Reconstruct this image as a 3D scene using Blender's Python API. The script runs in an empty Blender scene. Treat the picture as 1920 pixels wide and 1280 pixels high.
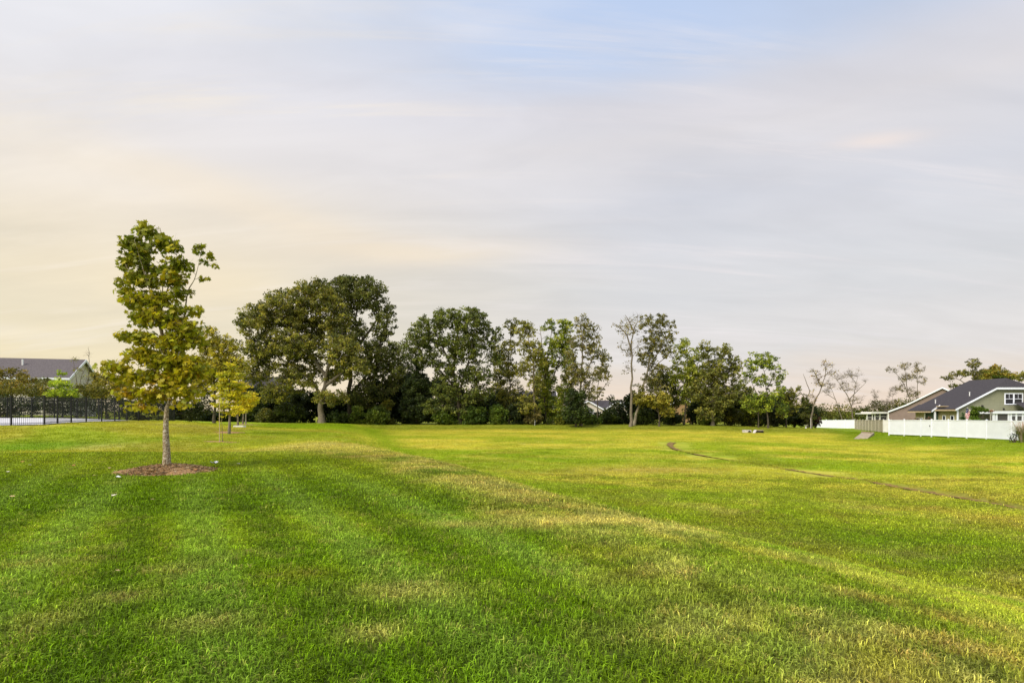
import bpy, math, random
import numpy as np
from mathutils import Vector, noise
R = math.radians
rng = np.random.default_rng(7)
random.seed(7)
sc = bpy.context.scene
COL = sc.collection

# ------------------------------------------------------------------ camera
F = 1067.0      # focal length in photo pixels (1920 wide)
HZ = 770.0      # horizon row
EYE = 1.6
cam = bpy.data.objects.new('camera', bpy.data.cameras.new('camera'))
COL.objects.link(cam)
cam.location = (0, 0, EYE)
cam.rotation_euler = (R(90), 0, 0)
cam.data.sensor_width = 36
cam.data.lens = 36 * F / 1920
cam.data.shift_y = (HZ - 640) / 1920
cam.data.clip_start = 0.1
cam.data.clip_end = 9000
sc.camera = cam

# ------------------------------------------------------------------ light
SUN_EL, SUN_AZ = R(44), R(226)     # azimuth clockwise from +Y : behind the camera, a little left
sun = bpy.data.objects.new('sun', bpy.data.lights.new('sun', 'SUN'))
COL.objects.link(sun)
sun.data.energy = 4.0
sun.data.angle = R(34)
sun.data.color = (1.0, 0.93, 0.80)
sd = Vector((math.sin(SUN_AZ) * math.cos(SUN_EL), math.cos(SUN_AZ) * math.cos(SUN_EL), math.sin(SUN_EL)))
sun.rotation_euler = sd.to_track_quat('Z', 'Y').to_euler()

sc.view_settings.view_transform = 'Standard'
sc.view_settings.look = 'None'
sc.view_settings.exposure = 0.0
sc.view_settings.gamma = 1.0
sc.view_settings.use_curve_mapping = False
sc.render.engine = 'CYCLES'
sc.cycles.max_bounces = 6
sc.cycles.diffuse_bounces = 3
sc.cycles.transparent_max_bounces = 6


def lin(c):
    c = c / 255.0
    return c / 12.92 if c <= 0.04045 else ((c + 0.055) / 1.055) ** 2.4


def S(r, g, b):
    return (lin(r), lin(g), lin(b), 1.0)


# ---- world
W = bpy.data.worlds.new('World')
sc.world = W
W.use_nodes = True
nt = W.node_tree
for n in list(nt.nodes):
    nt.nodes.remove(n)


class NW:
    """tiny node writer"""
    def __init__(s, t): s.t = t
    def put(s, sock, v):
        if isinstance(v, bpy.types.NodeSocket): s.t.links.new(v, sock)
        else: sock.default_value = v
    def m(s, op, a, b=0.0, c=0.0):
        n = s.t.nodes.new('ShaderNodeMath'); n.operation = op
        s.put(n.inputs[0], a); s.put(n.inputs[1], b); s.put(n.inputs[2], c)
        return n.outputs[0]
    def ramp(s, f, pts, interp='LINEAR'):
        n = s.t.nodes.new('ShaderNodeValToRGB'); n.color_ramp.interpolation = interp
        e = n.color_ramp.elements
        while len(e) > 1: e.remove(e[0])
        e[0].position = pts[0][0]; e[0].color = pts[0][1]
        for p, c in pts[1:]:
            x = e.new(p); x.color = c
        s.put(n.inputs[0], f)
        return n.outputs[0]
    def mix(s, f, a, b, mode='MIX'):
        n = s.t.nodes.new('ShaderNodeMix'); n.data_type = 'RGBA'; n.blend_type = mode; n.clamp_factor = True
        s.put(n.inputs[0], f); s.put(n.inputs[6], a); s.put(n.inputs[7], b)
        return n.outputs[2]
    def rng(s, v, a, b, c, d, smooth=True):
        n = s.t.nodes.new('ShaderNodeMapRange')
        if smooth: n.interpolation_type = 'SMOOTHSTEP'
        s.put(n.inputs[0], v)
        for k, x in enumerate((a, b, c, d)): s.put(n.inputs[k + 1], x)
        return n.outputs[0]
    def noise(s, vec, scale, detail=4, rough=0.5, dist=0.0):
        n = s.t.nodes.new('ShaderNodeTexNoise')
        if vec is not None: s.put(n.inputs['Vector'], vec)
        n.inputs['Scale'].default_value = scale; n.inputs['Detail'].default_value = detail
        n.inputs['Roughness'].default_value = rough; n.inputs['Distortion'].default_value = dist
        return n.outputs['Fac']
    def comb(s, x, y, z):
        n = s.t.nodes.new('ShaderNodeCombineXYZ')
        s.put(n.inputs[0], x); s.put(n.inputs[1], y); s.put(n.inputs[2], z)
        return n.outputs[0]


w = NW(nt)
tc = nt.nodes.new('ShaderNodeTexCoord')
sep = nt.nodes.new('ShaderNodeSeparateXYZ')
nt.links.new(tc.outputs['Generated'], sep.inputs[0])
dx, dy, dz = sep.outputs
hl = w.m('SQRT', w.m('MAXIMUM', w.m('ADD', w.m('MULTIPLY', dx, dx), w.m('MULTIPLY', dy, dy)), 1e-4))
hx, hy = w.m('DIVIDE', dx, hl), w.m('DIVIDE', dy, hl)
az = w.m('ARCTAN2', hx, hy)
el = w.m('MAXIMUM', dz, 0.0)
Lf = w.m('ADD', w.m('MULTIPLY', hx, -0.88), w.m('MULTIPLY', hy, 0.47))
Lf = w.rng(Lf, 0.20, 1.0, 0.0, 1.0)
# large soft warps of the cloud sheet
cv = w.comb(w.m('DIVIDE', dx, w.m('ADD', el, 0.22)), w.m('DIVIDE', dy, w.m('ADD', el, 0.22)), 0.0)
mp = nt.nodes.new('ShaderNodeMapping'); mp.inputs['Scale'].default_value = (0.55, 1.5, 1); mp.inputs['Rotation'].default_value = (0, 0, R(14))
nt.links.new(cv, mp.inputs[0])
n1 = w.noise(mp.outputs[0], 1.3, 5, 0.52, 0.5)
n2 = w.noise(mp.outputs[0], 3.4, 6, 0.55, 0.7)
warp = w.m('MULTIPLY', w.m('SUBTRACT', n1, 0.5), 0.10)
elw = w.m('ADD', el, warp)
left = w.ramp(elw, [(0.0, S(242, 223, 184)), (0.08, S(243, 228, 192)), (0.14, S(236, 224, 196)), (0.22, S(235, 223, 199)), (0.30, S(243, 231, 212)),
                    (0.38, S(234, 229, 227)), (0.46, S(231, 229, 233)), (0.56, S(236, 237, 243)), (0.64, S(226, 231, 241)), (1.0, S(208, 216, 232))])
right = w.ramp(elw, [(0.0, S(242, 217, 192)), (0.04, S(236, 221, 208)), (0.09, S(227, 222, 219)), (0.20, S(219, 219, 221)), (0.33, S(215, 216, 223)),
                     (0.42, S(224, 221, 224)), (0.47, S(217, 218, 227)), (0.52, S(198, 210, 232)), (0.60, S(186, 204, 235)), (1.0, S(184, 201, 232))])
sky = w.mix(Lf, right, left)


def blob(a0, sa, e0, se, tilt=0.0):
    """soft streak of cloud: azimuth and sine of elevation"""
    a = w.m('DIVIDE', w.m('SUBTRACT', az, a0), sa)
    ee = w.m('SUBTRACT', w.m('SUBTRACT', w.m('ADD', el, w.m('MULTIPLY', w.m('SUBTRACT', n2, 0.5), 0.03)), e0), w.m('MULTIPLY', w.m('SUBTRACT', az, a0), tilt))
    e = w.m('DIVIDE', ee, se)
    q = w.m('ADD', w.m('MULTIPLY', a, a), w.m('MULTIPLY', e, e))
    return w.m('EXPONENT', w.m('MULTIPLY', q, -1.0))


for (a0, sa, e0, se, tilt, amt, c) in (
        (-0.74, 0.10, 0.103, 0.011, 0.0, 0.75, S(247, 235, 210)),
        (-0.18, 0.20, 0.262, 0.020, 0.05, 0.70, S(244, 228, 204)),
        (-0.12, 0.30, 0.540, 0.020, 0.25, 0.45, S(232, 233, 242)),
        (-0.40, 0.22, 0.300, 0.028, -0.20, 0.60, S(246, 231, 208)),
        (0.57, 0.055, 0.372, 0.008, -0.12, 0.75, S(242, 229, 222)),
        (0.15, 0.42, 0.455, 0.022, -0.03, 0.55, S(226, 222, 226)),
        (-0.72, 0.20, 0.50, 0.09, 0.30, 0.75, S(243, 243, 247)),
        (-0.80, 0.25, 0.33, 0.05, 0.0, 0.5, S(246, 240, 234)),
        (0.10, 0.30, 0.56, 0.06, 0.0, 0.6, S(186, 206, 238)),
        (-0.50, 0.18, 0.19, 0.04, 0.05, 0.7, S(249, 233, 201)),
        (-0.62, 0.20, 0.33, 0.022, 0.0, 0.5, S(246, 234, 216)),
        (-0.12, 0.22, 0.20, 0.04, 0.0, 0.35, S(226, 218, 206))):
    sky = w.mix(w.m('MULTIPLY', blob(a0, sa, e0, se, tilt), amt), sky, c)
mp2 = nt.nodes.new('ShaderNodeMapping'); mp2.inputs['Scale'].default_value = (0.35, 2.6, 1); mp2.inputs['Rotation'].default_value = (0, 0, R(8))
nt.links.new(cv, mp2.inputs[0])
n4 = w.noise(mp2.outputs[0], 1.9, 8, 0.62, 1.1)
n5 = w.noise(mp2.outputs[0], 5.0, 6, 0.6, 0.6)
sky = w.mix(w.m('MULTIPLY', w.rng(n4, 0.50, 0.72, 0.0, 0.55), w.rng(n5, 0.3, 0.6, 0.5, 1.0)), sky, w.mix(Lf, S(236, 230, 231), S(248, 237, 219)))
fine = w.rng(n2, 0.3, 0.7, 0.975, 1.05, False)
fin = nt.nodes.new('ShaderNodeVectorMath'); fin.operation = 'SCALE'
nt.links.new(sky, fin.inputs[0]); nt.links.new(fine, fin.inputs['Scale'])
nish = nt.nodes.new('ShaderNodeTexSky')
nish.sky_type = 'NISHITA'; nish.sun_disc = False
nish.sun_elevation = SUN_EL; nish.sun_rotation = SUN_AZ
nish.air_density = 1.0; nish.dust_density = 2.0; nish.ozone_density = 1.0
bg1 = nt.nodes.new('ShaderNodeBackground'); bg1.inputs[1].default_value = 0.10
nt.links.new(nish.outputs[0], bg1.inputs[0])
bg2 = nt.nodes.new('ShaderNodeBackground'); bg2.inputs[1].default_value = 1.03
nt.links.new(fin.outputs[0], bg2.inputs[0])
cover = w.rng(n1, 0.36, 0.6, 0.88, 0.97)
ms = nt.nodes.new('ShaderNodeMixShader')
nt.links.new(cover, ms.inputs[0]); nt.links.new(bg1.outputs[0], ms.inputs[1]); nt.links.new(bg2.outputs[0], ms.inputs[2])
wo = nt.nodes.new('ShaderNodeOutputWorld')
nt.links.new(ms.outputs[0], wo.inputs[0])

# ------------------------------------------------------------------ helpers
def tag(o, label=None, cat=None, group=None, kind=None):
    if label: o['label'] = label
    if cat: o['category'] = cat
    if group: o['group'] = group
    if kind: o['kind'] = kind
    return o


def link(name, mesh, parent=None):
    o = bpy.data.objects.new(name, mesh)
    COL.objects.link(o)
    if parent is not None:
        o.parent = parent
        o.location = -Vector(parent.location) if parent.parent is None else Vector((0, 0, 0))
    return o


def thing(name, loc, label, cat, group=None):
    o = bpy.data.objects.new(name, None)
    o.empty_display_size = 0.3
    o.location = loc
    COL.objects.link(o)
    return tag(o, label, cat, group)


def P(u, v, Y):
    """a photo pixel at a given distance, as a point of the place"""
    return np.array(((u - 960) / F * Y, Y, EYE - (v - HZ) / F * Y))


class MB:
    """mesh builder in world coordinates"""
    def __init__(s, o=(0, 0, 0), ang=0.0):
        s.v = []; s.f = []; s.mi = []; s.o = o; s.c = math.cos(ang); s.s = math.sin(ang); s.cur = 0
    def T(s, p):
        x, y, z = p
        return (s.o[0] + s.c * x - s.s * y, s.o[1] + s.s * x + s.c * y, s.o[2] + z)
    def add(s, vs, fs):
        n = len(s.v)
        s.v += [s.T(p) for p in vs]
        s.f += [tuple(i + n for i in f) for f in fs]
        s.mi += [s.cur] * len(fs)
        return s
    def box(s, x0, x1, y0, y1, z0, z1):
        return s.add([(x0, y0, z0), (x1, y0, z0), (x1, y1, z0), (x0, y1, z0), (x0, y0, z1), (x1, y0, z1), (x1, y1, z1), (x0, y1, z1)],
                     [(0, 3, 2, 1), (4, 5, 6, 7), (0, 1, 5, 4), (1, 2, 6, 5), (2, 3, 7, 6), (3, 0, 4, 7)])
    def prism(s, pts, vec):
        n = len(pts)
        b = [(p[0] + vec[0], p[1] + vec[1], p[2] + vec[2]) for p in pts]
        return s.add(list(pts) + b, [tuple(range(n)), tuple(range(2 * n - 1, n - 1, -1))] + [((i + 1) % n, i, n + i, n + (i + 1) % n) for i in range(n)])
    def bar(s, a, b, r, k=6, r2=None):
        a = np.array(a, float); b = np.array(b, float); r2 = r if r2 is None else r2
        d = b - a; d /= np.linalg.norm(d) + 1e-9
        h = np.array((1.0, 0, 0)) if abs(d[0]) < 0.8 else np.array((0, 1.0, 0))
        e1 = np.cross(d, h); e1 /= np.linalg.norm(e1); e2 = np.cross(d, e1)
        vs = []
        for q, rr in ((a, r), (b, r2)):
            for i in range(k):
                t = 2 * math.pi * i / k
                vs.append(tuple(q + rr * (math.cos(t) * e1 + math.sin(t) * e2)))
        return s.add(vs, [tuple(range(k - 1, -1, -1)), tuple(range(k, 2 * k))] + [(i, (i + 1) % k, k + (i + 1) % k, k + i) for i in range(k)])
    def build(s, name, mats, parent=None):
        me = bpy.data.meshes.new(name)
        me.from_pydata(s.v, [], s.f)
        for m_ in (mats if isinstance(mats, (list, tuple)) else [mats]): me.materials.append(m_)
        if isinstance(mats, (list, tuple)):
            me.polygons.foreach_set('material_index', s.mi)
        me.update()
        return link(name, me, parent)


def np_mesh(name, V, Fq, mat, col=None, smooth=False, dom='FACE'):
    """V (n,3); Fq (m,k) faces of equal size; col per face or point"""
    me = bpy.data.meshes.new(name)
    V = np.ascontiguousarray(V, np.float32); Fq = np.ascontiguousarray(Fq, np.int32)
    k = Fq.shape[1]
    me.vertices.add(len(V)); me.vertices.foreach_set('co', V.ravel())
    me.loops.add(Fq.size); me.loops.foreach_set('vertex_index', Fq.ravel())
    me.polygons.add(len(Fq)); me.polygons.foreach_set('loop_start', np.arange(0, Fq.size, k, dtype=np.int32))
    if smooth: me.polygons.foreach_set('use_smooth', np.ones(len(Fq), bool))
    if col is not None:
        a = me.attributes.new('tint', 'FLOAT_COLOR', dom)
        c = np.ones((len(col), 4), np.float32); c[:, :3] = col
        a.data.foreach_set('color', c.ravel())
    if mat is not None: me.materials.append(mat)
    me.update(calc_edges=True)
    return me


def new_mat(name):
    m_ = bpy.data.materials.new(name); m_.use_nodes = True
    t = m_.node_tree
    b = t.nodes['Principled BSDF']
    return m_, t, b, NW(t)


def pmat(name, c, rough=0.7, var=0.12, scale=3.0, bump=0.0, bscale=40, metallic=0.0, spec=0.3, c2=None):
    m_, t, b, q = new_mat(name)
    g = t.nodes.new('ShaderNodeNewGeometry')
    f = q.noise(g.outputs['Position'], scale, 5, 0.6)
    a = tuple(x * (1 - var) for x in c[:3]) + (1,)
    d = tuple(min(1, x * (1 + var)) for x in (c2 or c)[:3]) + (1,)
    q.put(b.inputs['Base Color'], q.mix(q.rng(f, 0.3, 0.7, 0, 1), a, d))
    b.inputs['Roughness'].default_value = rough
    b.inputs['Metallic'].default_value = metallic
    b.inputs['Specular IOR Level'].default_value = spec
    if bump:
        bp = t.nodes.new('ShaderNodeBump'); bp.inputs['Strength'].default_value = bump; bp.inputs['Distance'].default_value = 0.02
        q.put(bp.inputs['Height'], q.noise(g.outputs['Position'], bscale, 4, 0.6))
        t.links.new(bp.outputs[0], b.inputs['Normal'])
    return m_


def leaf_mat(name, trans=0.32, rough=0.55, source='tint', atype='GEOMETRY', gain=1.0):
    m_, t, b, q = new_mat(name)
    a = t.nodes.new('ShaderNodeAttribute'); a.attribute_type = atype; a.attribute_name = source
    b.inputs['Roughness'].default_value = rough
    b.inputs['Specular IOR Level'].default_value = 0.25
    t.links.new(a.outputs['Color'], b.inputs['Base Color'])
    tr = t.nodes.new('ShaderNodeBsdfTranslucent')
    sc_ = t.nodes.new('ShaderNodeVectorMath'); sc_.operation = 'MULTIPLY'
    t.links.new(a.outputs['Color'], sc_.inputs[0]); sc_.inputs[1].default_value = (1.25, 1.25, 0.7)
    t.links.new(sc_.outputs[0], tr.inputs[0])
    mx = t.nodes.new('ShaderNodeMixShader'); mx.inputs[0].default_value = trans
    t.links.new(b.outputs[0], mx.inputs[1]); t.links.new(tr.outputs[0], mx.inputs[2])
    t.links.new(mx.outputs[0], t.nodes['Material Output'].inputs[0])
    return m_


def hash2(ix, iy, seed):
    h = (ix.astype(np.int64) * 374761393 + iy.astype(np.int64) * 668265263 + seed * 974711) & 0xffffffff
    h = ((h ^ (h >> 13)) * 1274126177) & 0xffffffff
    return ((h ^ (h >> 16)) & 0xffff) / 65535.0


def vnoise(x, y, seed=0):
    ix, iy = np.floor(x), np.floor(y)
    fx, fy = x - ix, y - iy
    fx = fx * fx * (3 - 2 * fx); fy = fy * fy * (3 - 2 * fy)
    a, b = hash2(ix, iy, seed), hash2(ix + 1, iy, seed)
    c, d = hash2(ix, iy + 1, seed), hash2(ix + 1, iy + 1, seed)
    return (a + (b - a) * fx) * (1 - fy) + (c + (d - c) * fx) * fy


def fbm(x, y, scale, seed=0, oct=4, gain=0.55):
    s = 0; a = 1; t = 0
    ca, sa = math.cos(0.6), math.sin(0.6)
    x = x / scale; y = y / scale
    for k in range(oct):
        s = s + a * vnoise(x, y, seed + k * 17); t += a; a *= gain
        x, y = (x * ca - y * sa) * 2.03 + 5.3, (x * sa + y * ca) * 2.03 + 1.7
    return s / t


def sst(a, b, x):
    t = np.clip((x - a) / (b - a), 0, 1)
    return t * t * (3 - 2 * t)


# ------------------------------------------------------------------ terrain shape
RIM = np.array([(9, -60), (5.5, -14), (3.6, -2), (3.05, 3.3), (2.8, 4.6), (2.3, 7.1), (0.6, 10.9), (-0.8, 14.2), (-3.4, 20.0), (-8.6, 29), (-13.0, 42), (-19, 62), (-26, 90), (-60, 140), (-300, 150)], float)


def rim_dist(X, Y):
    """signed distance to the rim of the basin, positive on the basin's side"""
    best = np.full(X.shape, 1e9); sgn = np.ones(X.shape)
    for (a, b) in zip(RIM[:-1], RIM[1:]):
        d = b - a; L = d @ d
        t = np.clip(((X - a[0]) * d[0] + (Y - a[1]) * d[1]) / L, 0, 1)
        ex, ey = X - (a[0] + t * d[0]), Y - (a[1] + t * d[1])
        q = np.hypot(ex, ey)
        s = np.where((d[0] * ey - d[1] * ex) > 0, -1.0, 1.0)
        m_ = q < best
        best = np.where(m_, q, best); sgn = np.where(m_, s, sgn)
    return best * sgn


ZL = {   # land left of the rim: photo column -> (distance, height)
    -600: [(0, 0), (21.6, 0), (25, -.35), (28, -.40), (31, -.085), (34, .30), (36.5, .73), (38, .75), (52, .93), (80, 1.1), (300, 1.5)],
    100: [(0, 0), (21.6, 0), (25, -.35), (28, -.40), (31, -.085), (34, .30), (36.5, .73), (38, .75), (52, .93), (80, 1.1), (300, 1.5)],
    313: [(0, 0), (21.6, 0), (25, -.35), (28, -.37), (32, -.05), (38, .32), (45, .59), (55, .60), (80, 0.1), (300, 0)],
    430: [(0, 0), (21.6, 0), (25, -.30), (28, -.33), (33, -.19), (38, .10), (48, .21), (60, .14), (85, -.25), (300, -.3)],
    600: [(0, 0), (21.6, 0.02), (25, .03), (28.9, .06), (32, -.16), (36, -.09), (45, -.09), (60, -.14), (85, -.40), (300, -.5)],
    720: [(0, 0), (28, 0), (40, -.1), (60, -.3), (88, -.60), (300, -.8)],
}
ZB = {
    600: [(0, -1.25), (20, -1.3), (84, -1.43), (87, -1.2), (91, -.72), (94, -.66), (110, -.8), (300, -1)],
    1100: [(0, -1.25), (20, -1.3), (84, -1.43), (87, -1.2), (91, -.72), (94, -.66), (110, -.8), (300, -1)],
    1300: [(0, -1.3), (40, -1.35), (84, -1.5), (87, -1.25), (91, -.78), (94, -.75), (110, -.9), (300, -1)],
    1450: [(0, -1.3), (40, -1.45), (60, -1.6), (84, -1.85), (88, -1.5), (92, -1.0), (95, -1.0), (110, -1.4), (300, -1.6)],
    1530: [(0, -1.3), (40, -1.5), (60, -1.8), (80, -2.05), (87, -1.7), (92, -1.25), (96, -1.25), (110, -1.9), (300, -2.2)],
    1603: [(0, -1.3), (35, -1.5), (60, -1.9), (73, -2.2), (77, -2.15), (85, -1.95), (95, -1.93), (111, -2.0), (300, -2.5)],
    1668: [(0, -1.3), (35, -1.6), (55, -1.9), (63, -1.9), (68, -1.60), (72, -1.42), (86, -1.6), (120, -1.8), (300, -2.4)],
    1750: [(0, -1.3), (35, -1.6), (45, -1.85), (54, -1.75), (60, -1.5), (64.6, -1.34), (80, -1.25), (300, -2)],
    1849: [(0, -1.3), (30, -1.5), (40, -1.75), (47, -1.65), (53, -1.40), (57.2, -1.27), (80, -1.15), (300, -1.6)],
    1900: [(0, -1.3), (30, -1.5), (38, -1.68), (44, -1.62), (50, -1.30), (54, -1.16), (80, -1.1), (300, -1.5)],
    2500: [(0, -1.3), (20, -1.5), (26, -1.6), (32, -1.4), (38, -1.1), (80, -1.0), (300, -1.2)],
}


def table(T, U, Y):
    us = sorted(T)
    prof = np.array([np.interp(Y, [p[0] for p in T[u]], [p[1] for p in T[u]]) for u in us])
    prof = prof.reshape(len(us), -1)
    U = np.clip(U.ravel(), us[0], us[-1])
    k = np.clip(np.searchsorted(us, U) - 1, 0, len(us) - 2)
    ua = np.array(us)[k]; ub = np.array(us)[k + 1]
    t = (U - ua) / (ub - ua); t = t * t * (3 - 2 * t)
    i = np.arange(len(U))
    return (prof[k, i] * (1 - t) + prof[k + 1, i] * t).reshape(Y.shape)


def terrain_raw(X, Y):
    Yc = np.clip(Y, 0.5, 300)
    U = 960 + F * X / np.maximum(Y, 6.0)
    zl = table(ZL, U, Yc); zb = table(ZB, U, Yc)
    d = rim_dist(X, Y)
    wd = np.interp(Y, [0, 7, 13, 40, 90], [10.0, 8.0, 5.5, 6.0, 7.0])
    k = sst(0, 1, d / wd + 0.12)
    # side banks fade out beyond the far bank
    k = np.where(Y > 86, k * sst(118, 90, Y) + sst(90, 118, Y), k)
    return zl * (1 - k) + zb * k


PATH = None


def poly_dist(X, Y, pts):
    best = np.full(np.shape(X), 1e9)
    for (a, b) in zip(pts[:-1], pts[1:]):
        d = b - a
        t = np.clip(((X - a[0]) * d[0] + (Y - a[1]) * d[1]) / (d @ d + 1e-9), 0, 1)
        best = np.minimum(best, np.hypot(X - (a[0] + t * d[0]), Y - (a[1] + t * d[1])))
    return best


def terrain(X, Y):
    X = np.asarray(X, float); Y = np.asarray(Y, float)
    z = 0
    for ox, oy, wt in ((0, 0, .28), (.011, .02, .18), (-.011, -.02, .18), (.02, -.011, .18), (-.02, .011, .18)):   # soften the joints of the profiles
        r = np.maximum(np.abs(Y), 6)
        z = z + wt * terrain_raw(X + ox * r, Y + oy * r)
    if PATH is not None:
        z = z - .11 * np.exp(-(poly_dist(X, Y, PATH) / .24) ** 2)
    z = z + (fbm(X, Y, 7.0, 3, 3) - 0.5) * 0.10 * sst(4, 14, np.hypot(X, Y)) + (fbm(X, Y, 1.3, 9, 3) - 0.5) * 0.035
    return z


def gz(x, y):
    return float(terrain(np.array([float(x)]), np.array([float(y)]))[0])


def ground_hit(u, v):
    """where the ray through a photo pixel meets the ground"""
    Y = np.concatenate([np.linspace(2.5, 40, 900), np.linspace(40, 130, 600)])
    X = (u - 960) / F * Y
    z = terrain(X, Y); zr = EYE - (v - HZ) / F * Y
    k = np.nonzero(z >= zr)[0]
    i = k[0] if len(k) else len(Y) - 1
    return X[i], Y[i], z[i]


# ------------------------------------------------------------------ grass colours (albedo)
C_LUSH = np.array((0.170, 0.285, 0.003)); C_LUSH2 = np.array((0.290, 0.385, 0.012)); C_DEEP = np.array((0.080, 0.165, 0.004))
C_BLUE = np.array((0.240, 0.365, 0.045))
C_STRAW = np.array((0.56, 0.49, 0.13)); C_TAN = np.array((0.46, 0.31, 0.08)); C_YG = np.array((0.545, 0.535, 0.050)); C_BG = np.array((0.300, 0.425, 0.010))
C_OL = np.array((0.38, 0.35, 0.035))


def lerp(a, b, t):
    t = np.clip(t, 0, 1)[..., None]
    return a * (1 - t) + b * t


SPOTS = []      # (u, v, radius across m, radius along m, colour, amount)
for (u, v, ra, rb, c, am) in (
        (1120, 865, 6, 5, C_BG * 0.85, .7), (1400, 832, 9, 2.6, C_BG * .9, .9), (1150, 845, 6, 3, C_BG, .5), (1200, 882, 4.5, 1.6, C_TAN, .55),
        (1500, 925, 4, 1.5, C_BG * .8, .7), (1700, 1000, 3, 1.3, C_BG * .8, .6), (1330, 930, 3, 1.0, C_BG * .9, .6), (1600, 1010, 3, 1.2, C_DEEP * 1.6, .5),
        (1850, 1050, 2, 1.2, C_DEEP * 1.4, .55), (1500, 1040, 1.5, .7, C_DEEP * 1.6, .5), (530, 838, 1.6, 1.0, C_STRAW, .8), (190, 838, 1.6, 1.1, C_STRAW, .8), (110, 832, 3, 1.0, C_DEEP * 1.7, .6),
        (620, 835, 3.6, 3.4, C_STRAW * 1.08, .85), (30, 840, 3.0, 1.4, C_DEEP * 2, .7), (650, 800, 7, 9, C_BG * .75, .8), (560, 800, 9, 8, C_BG * .9, .6), (370, 800, 8, 2.5, C_STRAW * .8, .45), (700, 1190, .22, .16, C_STRAW, .7),
        (880, 985, .6, .25, C_STRAW * .95, .7), (770, 1110, .6, .3, C_STRAW * .9, .55), (1060, 980, .9, .4, C_STRAW * 1.1, .8),
        (240, 1120, .3, .2, C_STRAW * .9, .5), (380, 1170, .35, .2, C_STRAW * .85, .5), (560, 1080, .4, .25, C_OL, .5), (80, 1170, .3, .25, C_STRAW * .8, .45)):
    x, y, z = ground_hit(u, v)
    SPOTS.append((x, y, ra, rb, c, am))
PATH_UV = [(1262, 829), (1256, 834), (1268, 842), (1310, 852), (1400, 868), (1480, 879), (1560, 891), (1640, 903), (1700, 914), (1800, 931), (1920, 952), (2100, 985)]
PATH = np.array([ground_hit(u, v)[:2] for u, v in PATH_UV])


def poly_dist(X, Y, pts):
    best = np.full(X.shape, 1e9)
    for (a, b) in zip(pts[:-1], pts[1:]):
        d = b - a
        t = np.clip(((X - a[0]) * d[0] + (Y - a[1]) * d[1]) / (d @ d + 1e-9), 0, 1)
        best = np.minimum(best, np.hypot(X - (a[0] + t * d[0]), Y - (a[1] + t * d[1])))
    return best


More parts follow.
